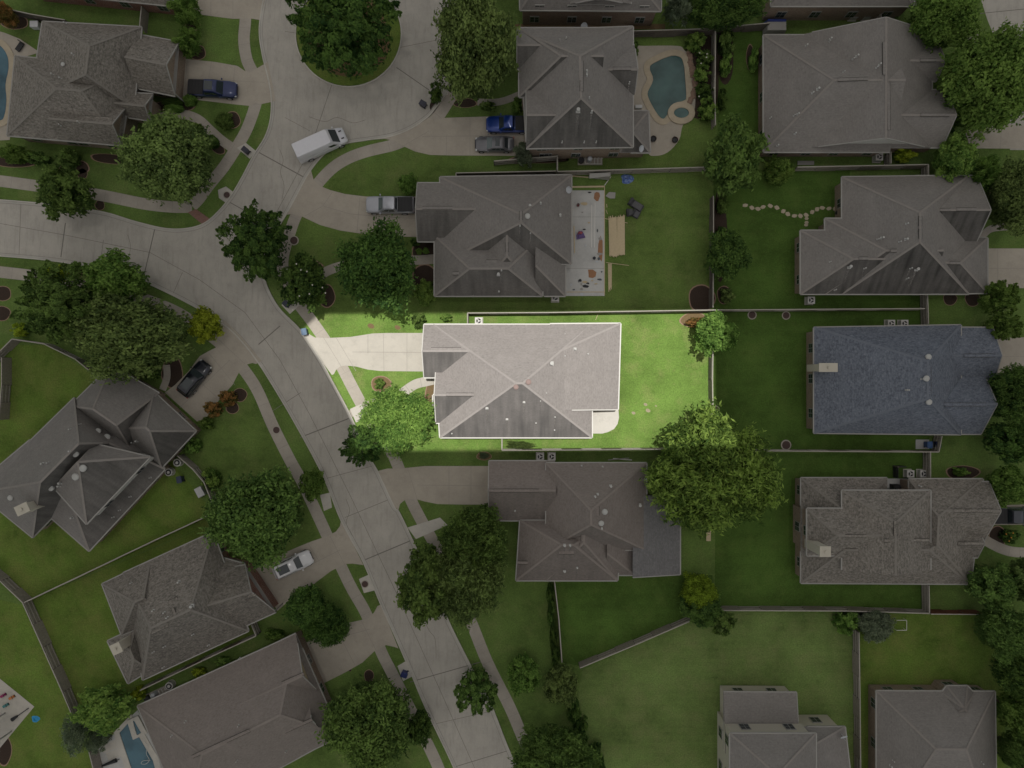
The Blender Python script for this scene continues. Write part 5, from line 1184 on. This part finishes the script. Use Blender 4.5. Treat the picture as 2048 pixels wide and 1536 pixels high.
for x, y, a, c, lab in BIN:
    r0 = at('wheeled_bin', x, y, lab, 'bin', 'wheeled bins', a)
    m_ = plainm('bin %.2f %.2f' % (c[0], c[2]), c); b = MB(); b.box((0, 0, .52), (.52, .62, .90), taper=1.14); b.build('body', m_, r0)
    b = MB(); b.box((0, 0, 1.01), (.64, .76, .07)); b.box((0, .05, 1.06), (.5, .5, .05)); b.build('lid', m_, r0)
    for s_ in (-1, 1): b = MB(); b.cyl((s_*.25, -.30, .12), .12, .06, 12, axis='x'); b.build('wheel', M['tyre'], r0)
    b = MB(); b.bar((-.25, -.42, 1.0), (.25, -.42, 1.0), .05, .05); b.build('handle', m_, r0)
# manhole and drain rings
for x, y, r_, lab in ((588, 481, .48, 'round drain cover with pale ring on the front lawn'), (454, 390, .38, 'brown round cover on the square pad at the junction'), (553, 860, .42, 'dark round cover beside the left sidewalk'), (730, 1168, .40, 'brown round cover on the square pad by the lower street'), (1504, 630, .45, 'stone ringed yard drain, left one at the fence'), (1572, 631, .42, 'stone ringed yard drain, right one at the fence'), (1572, 890, .52, 'stone ringed yard drain under the blue roofed house'), (1432, 818, .34, 'dark yard drain at the reddish fence stretch')):
    r0 = at('drain_cover', x, y, lab, 'drain cover', 'round covers set in the ground')
    b = MB()
    n_ = 28; ro, ri = r_*1.22, r_*.95
    for k in range(n_):
        a, a2 = 2*math.pi*k/n_, 2*math.pi*(k+1)/n_
        b.face([(ri*math.cos(a), ri*math.sin(a), .07), (ro*math.cos(a), ro*math.sin(a), .05), (ro*math.cos(a2), ro*math.sin(a2), .05), (ri*math.cos(a2), ri*math.sin(a2), .07)])
        b.face([(ro*math.cos(a), ro*math.sin(a), .05), (ro*math.cos(a), ro*math.sin(a), 0), (ro*math.cos(a2), ro*math.sin(a2), 0), (ro*math.cos(a2), ro*math.sin(a2), .05)])
    b.build('ring', M['walk'], r0)
    b = MB(); b.cyl((0, 0, 0), r_*.95, .055, 28)
    for k in range(-2, 3): b.box((0, k*r_*.3, .058), (r_*1.1, .05, .012))
    b.build('cover', plain('iron cover', (.085, .055, .05), .8), r0)
# stepping stones
SP = smooth_line([(1478, 408), (1495, 412), (1512, 418), (1526, 414), (1545, 412), (1562, 420), (1580, 430), (1597, 432), (1612, 430), (1628, 422), (1640, 416), (1658, 417), (1670, 417)], 4)
acc = 0
for i in range(1, len(SP)):
    acc += math.hypot(SP[i][0]-SP[i-1][0], SP[i][1]-SP[i-1][1])
    if acc > 10:
        acc = 0; c = W(*SP[i]); a0 = rnd.uniform(0, 6); b = MB()
        b.prism([(.32*(1+.2*math.sin(k*2.3+a0))*math.cos(k*math.pi/3+a0), .26*(1+.2*math.cos(k*1.9+a0))*math.sin(k*math.pi/3+a0)) for k in range(6)], 0, .05)
        o = b.build('stepping_stone', M['flag']); o.location = (c.x, c.y, .003); tag(o, 'flat pale flagstone of the winding path across the lawn', 'stepping stone', 'stepping stones of the winding path')
for x, y in ((1613, 437), (1613, 445), (1612, 450)):
    c = W(x, y); b = MB(); b.prism([(.26*math.cos(k*math.pi/3), .2*math.sin(k*math.pi/3)) for k in range(6)], 0, .05); o = b.build('stepping_stone', M['flag']); o.location = (c.x, c.y, .003); tag(o, 'flat pale flagstone of the winding path across the lawn', 'stepping stone', 'stepping stones of the winding path')
# ---- pools
def pool(name, outline, label, mat, cop='flag', depth=.0, deck=None, z=.05):
    r0 = empty(name, W(*outline[0])); tag(r0, label, 'pool', 'swimming pools'); c = W(*outline[0])
    def par(o): o.parent = r0; o.matrix_parent_inverse = Matrix.Translation(-c); return o
    L, Rr = strip_poly(outline + outline[:2], 12)
    b = MB(); n = len(outline)
    A = L if True else Rr
    inn = [W(*p) for p in L[:n]]; out = [W(*p) for p in Rr[:n]]
    L0, R0 = L, Rr
    inn[0] = W(*L[n]); out[0] = W(*Rr[n])
    cen = sum(inn, Vector((0, 0, 0)))/n
    if (inn[0]-cen).length > (out[0]-cen).length: inn, out = out, inn
    for i in range(n):
        j = (i+1) % n; a, e, f, g = inn[i], inn[j], out[j], out[i]
        b.face([(a.x, a.y, z+.06), (e.x, e.y, z+.06), (f.x, f.y, z+.06), (g.x, g.y, z+.06)]); b.face([(g.x, g.y, 0), (f.x, f.y, 0), (f.x, f.y, z+.06), (g.x, g.y, z+.06)]); b.face([(a.x, a.y, z-.05), (e.x, e.y, z-.05), (e.x, e.y, z+.06), (a.x, a.y, z+.06)])
    co = par(b.build('coping', M[cop])); md = co.modifiers.new('t', 'SOLIDIFY'); md.thickness = .02
    b = MB(); b.face([(p.x, p.y, z) for p in (inn if area2([(q.x, q.y) for q in inn]) > 0 else inn[::-1])]); wo = par(b.build('water', M[mat]))
    return r0
sheet('patio', [smooth_line([(1270, 95), (1290, 92), (1355, 92), (1368, 100), (1385, 120), (1390, 170), (1388, 225), (1366, 250), (1358, 280), (1335, 305), (1310, 312), (1296, 305), (1294, 262), (1296, 222), (1264, 220), (1264, 130)], 4, True)], M['drive'], .036)
P1 = smooth_line([(1296, 128), (1312, 118), (1330, 110), (1348, 106), (1366, 112), (1373, 130), (1376, 160), (1378, 195), (1372, 206), (1352, 214), (1340, 232), (1330, 243), (1318, 241), (1305, 225), (1291, 198), (1290, 182), (1300, 160), (1294, 142)], 4, True)
pool('swimming_pool', P1, 'free form pool with teal water beside the two storey house', 'water')
spa = [(1362+19*math.cos(t)*1.1, 227+16*math.sin(t)) for t in [2*math.pi*i/20 for i in range(20)]]
pool('spa_pool', spa, 'small round spa joined to the teal pool', 'water', z=.22)
for i in range(24):
    t = i/23; x, y = (1369+9*math.sin(t*3)+rnd.uniform(-2, 2) + (4 if t > .5 else 0), 104+t*100); c = W(x+7, y); b = MB(); s_ = rnd.uniform(.22, .40)
    me_r = [(s_*(1+rnd.uniform(-.25, .25))*math.cos(k*math.pi/4), s_*(1+rnd.uniform(-.25, .25))*math.sin(k*math.pi/4)) for k in range(8)]
    b.prism(me_r, 0, s_*.6); b.face([(q[0]*.6, q[1]*.6, s_*.85) for q in me_r])
    for k in range(8): b.face([(me_r[k][0], me_r[k][1], s_*.6), (me_r[(k+1) % 8][0], me_r[(k+1) % 8][1], s_*.6), (me_r[(k+1) % 8][0]*.6, me_r[(k+1) % 8][1]*.6, s_*.85), (me_r[k][0]*.6, me_r[k][1]*.6, s_*.85)])
    o = b.build('boulder', plain('pool boulder', (.24, .165, .125), .9, .2, 0, .25, 3)); o.location = c; tag(o, 'brown rounded rock of the border between pool and shrubs', 'rock', 'rocks along the pool edge')
sheet('patio', [[(-80, 40), (10, 66), (40, 78), (80, 105), (30, 120), (20, 280), (-80, 285)]], M['drive'], .036)
pool('swimming_pool', smooth_line([(-60, 90), (-10, 84), (8, 90), (22, 112), (24, 140), (18, 170), (20, 200), (15, 235), (0, 248), (-60, 255)], 3, True), 'pale blue pool cut off by the left edge', 'water_blue')
sheet('patio', [[(195, 1500), (260, 1435), (275, 1420), (330, 1520), (380, 1640), (240, 1640)]], M['slab'], .036)
pool('swimming_pool', [(234, 1465), (262, 1435), (284, 1470), (312, 1518), (345, 1640), (290, 1640), (262, 1550)], 'rectangular blue pool beside the plain grey brown roof', 'water_blue', cop='kerb')
pool('spa_pool', [(262, 1440), (274, 1435), (290, 1464), (272, 1473)], 'small rectangular spa at the head of the rectangular pool', 'water_blue', cop='kerb', z=.2)
# ---- construction slab, lumber, debris
sheet('patio', [[(1140, 381), (1209, 381), (1209, 592), (1131, 592), (1131, 528), (1143, 528)]], M['slab'], .05, [([(1144, 434), (1209, 434)], .03), ([(1131, 537), (1209, 537)], .03)])
sheet('patio', [[(1175, 812), (1236, 812), (1238, 835), (1235, 848), (1228, 858), (1216, 864), (1205, 867), (1175, 867)]], concrete_mat('pale patio concrete', (.52, .50, .46), .94), .05)
sheet('patio', [[(1774, 957), (1820, 957), (1826, 980), (1774, 985)]], M['slab'], .05)
sheet('patio', [[(1831, 879), (1858, 879), (1858, 898), (1831, 898)]], M['slab'], .05)
def plank(x0, y0, x1, y1, wd, label, mat='lumber', z=.05, ht=.04, group='loose boards round the construction slab', name='plank'):
    a, e = W(x0, y0, z), W(x1, y1, z); b = MB(); c = (a+e)/2; b.bar(a-c+Vector((0, 0, ht/2)), e-c+Vector((0, 0, ht/2)), wd, ht); o = b.build(name, M[mat]); o.location = c; tag(o, label, 'plank', group); return o
for i in range(13):
    x = 1217.5+i*1.25*(1) + (0 if i < 13 else 0)
    plank(x, 434+rnd.uniform(-3, 3), x+1.5, 513+rnd.uniform(-2, 2), .068+rnd.uniform(0, .01), 'pale board in the left hand lumber stack on the lawn', z=.10, ht=.09+rnd.uniform(0, .03), group='boards of the left lumber stack')
for i in range(13):
    x = 1234.5+i*1.18
    plank(x, 432+rnd.uniform(-3, 3), x+.4, 511+rnd.uniform(-2, 3), .066+rnd.uniform(0, .008), 'pale board in the right hand lumber stack on the lawn', z=.10, ht=.09+rnd.uniform(0, .03), group='boards of the right lumber stack')
for i in range(5): plank(1216.5+i*1.6, 527+rnd.uniform(-2, 2), 1217.5+i*1.3, 580+rnd.uniform(-5, 5), .08, 'long pale board in the narrow bundle below the stacks', z=.03, group='boards of the narrow bundle')
for i, a in enumerate([(1143, 374, 1208, 373, .2, 'long beam across the top of the slab'), (1143, 352, 1180, 355, .12, 'short pale beam near the dark fence'), (1209, 371, 1222, 353, .08, 'slanting stick beside the white sheet'), (1209, 372, 1209, 590, .09, 'form board along the lawn edge of the slab'), (1131, 584, 1208, 584, .08, 'form board along the bottom of the slab'), (1148, 452, 1149, 506, .12, 'upright pale board near the house wall'), (1183, 410, 1183, 495, .10, 'white board left of the pair on the slab'), (1190, 405, 1189, 495, .10, 'white board right of the pair on the slab'), (1186, 412, 1186, 480, .06, 'thin white strip between the two white boards'),
      (1209, 437, 1255, 446, .07, 'stick supporting the top of the stacks'), (1212, 525, 1258, 531, .06, 'stick poking out right of the narrow bundle'), (1212, 420, 1215, 428, .06, 'splinter at the slab edge'), (1213, 408, 1214, 415, .07, 'small offcut on the lawn edge'), (1199, 621, 1191, 640, .05, 'thin pole leaning near the sunlit fence')]):
    plank(*a[:5], a[5], mat='trim' if 'white' in a[5] else 'lumber', z=.06)
for q, zz, lab, m_ in (([(1179, 347), (1221, 345), (1221, 352), (1179, 357)], 1.6, 'white panel leaning on the fence above the slab', 'trim_dim'), ([(1090, 348), (1128, 349), (1129, 354), (1090, 354)], 1.5, 'white panel beside the dark fence', 'trim_dim'), ([(1211, 392), (1218, 384), (1231, 385), (1230, 397), (1220, 397)], .08, 'white plastic sheet on the slab edge', 'trim_dim')):
    b = MB(); c = W(*q[0], zz); pp = [(W(x, y, zz).x-c.x, W(x, y, zz).y-c.y) for x, y in q]; b.prism(pp, -.03, .03); o = b.build('panel', M[m_]); o.location = c; tag(o, lab, 'panel')
    if zz > 1:
        b = MB(); e = W(*q[2], zz)-c; b.bar((0, 0, 0), (e.x, e.y, 0), .05, zz*2-.2)
        pl_ = b.build('board', M[m_], o); pl_.location = (0, -.1, -zz*.5+.03); pl_.scale.z = .5
m_purple = plainm('purple cloth', (.10, .06, .20)); m_card = plain('cardboard', (.30, .16, .09), .9); m_grey = plain('debris grey', (.10, .11, .12)); m_wh = M['trim_dim']
def scrap(x, y, r_, label, mat, name='cardboard_sheet', flat=.03, cat='debris', group='scraps on the construction slab', sx=1, sy=1):
    c = W(x, y); b = MB(); n_ = 7; a0 = rnd.uniform(0, 6); pp = [(sx*r_*(1+rnd.uniform(-.35, .35))*math.cos(k*2*math.pi/n_+a0), sy*r_*(1+rnd.uniform(-.35, .35))*math.sin(k*2*math.pi/n_+a0)) for k in range(n_)]
    b.prism(pp, 0, flat); b.prism([(p[0]*.6+.05, p[1]*.6) for p in pp], flat+.002, flat*1.9)
    o = b.build(name, mat); o.location = (c.x, c.y, .056); tag(o, label, cat, group)
scrap(1201, 500, .5, 'long bent brown cardboard at the slab edge', m_card, sx=.6, sy=2.6); scrap(1183, 548, .55, 'torn brown cardboard heap low on the slab', m_card); scrap(1194, 392, .5, 'brown cardboard scrap high on the slab', m_card, sx=.7, sy=1.4)
scrap(1161, 471, .55, 'purple and blue cloth bundle on the slab', m_purple, 'cloth_bundle', .2, 'cloth')
scrap(1160, 468, .3, 'red bag on the purple bundle', plainm('red bag', (.25, .04, .05)), 'bag', .34, 'bag')
for i in range(26):
    t = rnd.random(); x, y = (rnd.uniform(1140, 1204), rnd.uniform(556, 590)) if i % 2 else (rnd.uniform(1150, 1205), rnd.uniform(385, 550))
    scrap(x, y, rnd.uniform(.07, .2), 'small offcut or tool among the litter on the slab', [m_grey, M['black'], m_wh, M['lumber'], M['dish']][i % 5], 'debris', .05, 'debris', 'small litter on the slab', sx=rnd.uniform(.5, 2.4))
for x, y, lab in ((1156, 411, 'red bucket on the upper slab'), (1188, 517, 'dark bucket on the middle slab')):
    r0 = at('bucket', x, y, lab, 'bucket', z=.056); b = MB(); b.cyl((0, 0, 0), .15, .34, 14, r2=.19, cap=False); b.face([(.15*math.cos(k*.45), .15*math.sin(k*.45), .02) for k in range(14)]); b.build('body', plainm(lab, (.2, .05, .05) if 'red' in lab else (.03, .035, .06)), r0)
    b = MB(); b.tube([(-.19, 0, .33), (-.1, 0, .42), (.1, 0, .42), (.19, 0, .33)], .012, 5); b.build('handle', M['rim'], r0)
# tarpaulin
def crumple(name, px, py, rx, ry, mat, label, cat, h=.35, seed=3):
    c = W(px, py); rg = random.Random(seed); b = MB(); n_ = 16; rings = []
    for j in range(6):
        t = j/5; rings.append([(rx*t*(1+.18*math.sin(3*k*.39+1)+rg.uniform(-.07, .07))*math.cos(k*2*math.pi/n_), ry*t*(1+.15*math.cos(2*k*.39)+rg.uniform(-.07, .07))*math.sin(k*2*math.pi/n_), max(.02, h*(1-t*t)*rg.uniform(.55, 1.2))+(.0 if t < 1 else 0)) for k in range(n_)])
    for j in range(5):
        for k in range(n_): b.face([rings[j][k], rings[j][(k+1) % n_], rings[j+1][(k+1) % n_], rings[j+1][k]])
    for k in range(n_): p, q = rings[5][k], rings[5][(k+1) % n_]; b.face([p, q, (q[0], q[1], 0), (p[0], p[1], 0)])
    o = b.build(name, mat); o.location = c; tag(o, label, cat)
m_t, n_t, l_t, b_t = mat_new('blue tarpaulin', .5, .4)
l_t.new(mixn(m_t.node_tree, (.04, .09, .30), (.22, .30, .50), ramp(m_t.node_tree, noise(m_t.node_tree, 3, 4, geo(m_t.node_tree), .8), .42, .58)), b_t.inputs['Base Color'])
crumple('tarpaulin', 1254, 358, .75, .68, m_t, 'crumpled blue and white tarpaulin on the lawn', 'tarpaulin')
crumple('paddling_toy', 71, 1438, .48, .45, plainm('toy blue', (.03, .28, .55)), 'bright blue round toy on the lower left lawn', 'toy', .25, 5)
# lounge chairs
m_ch = plain('wicker dark', (.055, .055, .06), .8)
for x, y, a, L_, lab in ((1271, 411, -33, 1.9, 'dark wicker lounge chair with folded back on the lawn'), (1271, 429, -28, .9, 'dark wicker footstool beside the lounge chair'), (1259, 426, 5, .8, 'small dark wicker armchair beside the footstool')):
    r0 = at('garden_seat', x, y, lab, 'garden seat', None, a); b = MB(); b.box((0, 0, .2), (L_, .85, .36)); b.build('base', m_ch, r0)
    b = MB(); b.box((.1*L_, 0, .43), (L_*.62, .72, .10)); b.build('cushion', plain('charcoal cushion', (.10, .10, .105), .9), r0)
    b = MB(); b.box((-L_*.40, 0, .55), (L_*.14, .8, .5)); b.build('backrest', m_ch, r0)
# covered boat-like shape at the fence
r0 = at('covered_trailer', 1546, 62, 'white and blue covered trailer half under the eave by the top fence', 'trailer'); 
b = MB(); b.box((0, 0, .75), (2.6, 1.2, 1.3), taper=.86); b.build('cover', M['trim_dim'], r0)
b = MB(); b.box((0, .62, .9), (2.7, .35, 1.2), taper=.8); b.build('tarp', plainm('navy tarp', (.03, .05, .22)), r0)
# storage box, utility box, rain barrel, white frame, hoses
for x, y, a, sx, sy, hh, c, lab in ((405, 982, -62, 1.15, .85, .9, (.42, .42, .42), 'pale storage chest against the curved fence'), (76, 54, 0, .95, .7, .8, (.55, .55, .57), 'white storage box behind the mottled roof top left'), (1276, 216, 0, .8, .35, .5, (.5, .5, .5), 'white bench box between pool and two storey house')):
    r0 = at('storage_box', x, y, lab, 'box', None, a); m_ = plainm(lab, c); b = MB(); b.box((0, 0, hh/2), (sx, sy, hh)); b.build('body', m_, r0); b = MB(); b.box((0, 0, hh+.04), (sx+.06, sy+.06, .09), taper=.94); b.build('lid', m_, r0)
r0 = at('goal_frame', 1796, 1246, 'white rectangular frame standing beside the grey shrub', 'frame'); b = MB()
q = [(-.6, -.6), (.6, -.6), (.6, .6), (-.6, .6)]
for i in range(4):
    if i != 3: b.bar((*q[i], .9), (*q[(i+1) % 4], .9), .05, .05)
    b.bar((q[i][0]-.0001, q[i][1], 0), (q[i][0], q[i][1], .9), .05, .05)
for p_ in q: b.tube([(p_[0], p_[1], 0), (p_[0], p_[1], .9)], .03)
b.build('tube_frame', M['trim'], r0)
# pool pump equipment
for x, y, lab in ((1180, 323, 'white piped pool pumps behind the two storey house'), (315, 1386, 'white piped pool pumps in the narrow side yard')):
    r0 = at('pool_equipment', x, y, lab, 'pump', None, 0 if x > 1000 else 25)
    b = MB(); b.box((0, 0, .05), (3.0, .9, .1)); b.build('pad', M['walk'], r0)
    b = MB(); b.cyl((-.1, .1, .1), .30, .85, 16); b.dome((-.1, .1, .95), .30, .18, 16); b.build('filter_tank', M['dish'], r0, smooth=True)
    b = MB(); b.cyl((-1.1, 0, .1), .34, .6, 16); b.build('drum', M['black'], r0)
    for px_ in (-.65, .5, .9, 1.3):
        b = MB(); b.tube([(px_, -.35, .12), (px_, -.35, .5), (px_, .3, .5), (px_+.22, .35, .2)], .045, 8); b.build('pipe', M['trim'], r0)
    b = MB(); b.tube([(-.6, -.38, .35), (1.4, -.38, .35)], .05, 8); b.build('pipe', M['trim'], r0)
# fire pit, grill, smaller things round the pool house
for x, y, lab, c in ((1349, 281, 'round rusty fire pit on the patio end', (.08, .045, .04)), (1306, 279, 'dark low planter on the patio', (.10, .085, .08))):
    r0 = at('fire_pit', x, y, lab, 'fire pit'); m_ = plain(lab, c, .8); b = MB(); b.cyl((0, 0, .0), .30, .35, 18, r2=.38, cap=False); b.build('bowl', m_, r0); b = MB(); b.cyl((0, 0, .02), .30, .2, 18); b.build('ash', M['black'], r0)
r0 = at('grill', 1786, 972, 'black covered grill in the courtyard notch', 'grill'); b = MB(); b.box((0, 0, .45), (.9, .55, .8)); b.build('cabinet', M['black'], r0); b = MB(); b.cyl((-.4, 0, .92), .24, .8, 14, axis='x'); b.build('hood', M['black'], r0, smooth=True)
r0 = at('grill', 1672, 427, 'black round kettle grill by the stepping stones', 'grill'); b = MB(); b.cyl((0, 0, 0), .2, .6, 12, r2=.30); b.build('bowl', M['black'], r0); b = MB(); b.dome((0, 0, .6), .31, .22); b.build('lid', M['black'], r0, smooth=True)
r0 = at('sun_lounger', 42, 96, 'dark folded lounger beside the left pool', 'lounger', None, 55); b = MB(); b.box((0, 0, .3), (1.1, .6, .12)); b.build('seat', M['black'], r0); b = MB(); b.box((.6, 0, .55), (.12, .6, .6)); b.build('backrest', M['black'], r0)
# white garden hose loops: pool cleaner hose
c = W(290, 1510); b = MB(); b.tube([(W(x, y).x-c.x, W(x, y).y-c.y, .06) for x, y in smooth_line([(290, 1482), (297, 1490), (294, 1505), (300, 1518), (294, 1526), (284, 1526), (288, 1520), (302, 1519)], 4)], .025, 6); o = b.build('pool_hose', M['trim']); o.location = (c.x, c.y, .14); tag(o, 'white looping hose floating in the rectangular pool', 'hose')
# white pavers with a folded parasol
for x, y in ((212, 1496), (222, 1512)):
    sheet('patio', [[(x-10, y-6), (x+22, y-18), (x+28, y-2), (x-4, y+10)]], M['kerb'], .046)
r0 = at('closed_parasol', 222, 1524, 'folded black parasol lying on the white pavers', 'parasol', None, 22); b = MB(); b.cyl((-1.1, 0, .2), .10, 1.9, 12, r2=.26, axis='x'); b.build('canopy', M['black'], r0, smooth=True); b = MB(); b.cyl((.7, 0, .2), .04, .5, 8, axis='x'); b.build('pole', M['black'], r0)
# corner patio with pergola
sheet('patio', [[(-60, 1320), (0, 1357), (69, 1413), (0, 1496), (-60, 1560)]], M['drive_new'], .04)
r0 = at('pergola', 4, 1452, 'slatted white pergola on the corner patio', 'pergola', None, 0)
for sx_, sy_ in ((-1.2, -1.2), (1.2, -.6), (.4, 1.6), (-1.8, 1.0)):
    b = MB(); b.box((sx_, sy_, 1.2), (.14, .14, 2.4)); b.build('post', M['trim_dim'], r0)
b = MB()
for k in range(22): t = -2.2+k*.2; b.bar((t-1.0, -1.0+t*.1, 2.46), (t+.2-1.0, 1.9, 2.46), .07, .07)
for k in range(12): t = -1.4+k*.28; b.bar((-2.6, t, 2.53), (1.4, t-.5, 2.53), .05, .04)
b.build('slats', M['trim_dim'], r0)
for x, y, c, lab, cc in ((25, 1394, (.45, .16, .05), 'orange ride-on toy on the corner patio', 'toy'), (8, 1390, (.25, .02, .10), 'magenta scooter on the corner patio', 'toy'), (13, 1410, (.06, .20, .20), 'teal toy basket on the corner patio', 'toy')):
    r0 = at('ride_on_toy', x, y, lab, cc, 'toys on the corner patio', 30); m_ = plainm(lab, c); b = MB(); b.box((0, 0, .2), (.8, .32, .2), taper=.8); b.build('body', m_, r0); b = MB(); b.tube([(.3, 0, .3), (.35, 0, .6)], .03); b.tube([(.35, -.2, .6), (.35, .2, .6)], .03); b.build('handlebar', M['black'], r0)
    for xx in (-.3, .3):
        b = MB(); b.cyl((xx, -.14, .1), .1, .28, 12, axis='y'); b.build('wheel', M['black'], r0)
r0 = at('patio_umbrella', 45, 1425, 'long dark folded umbrella lying at the pergola', 'umbrella', None, 35); b = MB(); b.cyl((-.9, 0, .15), .05, 1.9, 8, axis='x'); b.build('pole', M['black'], r0); b = MB(); b.cyl((-1.4, 0, .2), .24, .8, 10, r2=.12, axis='x'); b.build('canopy', M['black'], r0)
# worn kerb numbers, street stains stay in the concrete; boards stacked by fences
plank(1226, 917, 1264, 920, .12, 'white board lying above the brown roof', 'trim', z=.05, group='boards behind the brown roofed house'); plank(1216, 920, 1258, 916, .10, 'second white board lying above the brown roof', 'trim_dim', z=.10, group='boards behind the brown roofed house')
plank(1595, 326, 1628, 326, .5, 'pale triangular board beside the light shrub', 'trim_dim', z=.05)
plank(1646, 311, 1696, 308, .18, 'white ladder like strip beside the brick wall', 'trim_dim', z=.3)
o = plank(1417, 1044, 1417, 1082, .55, 'tan plywood sheet leaning at the back fence', 'lumber', z=.4)
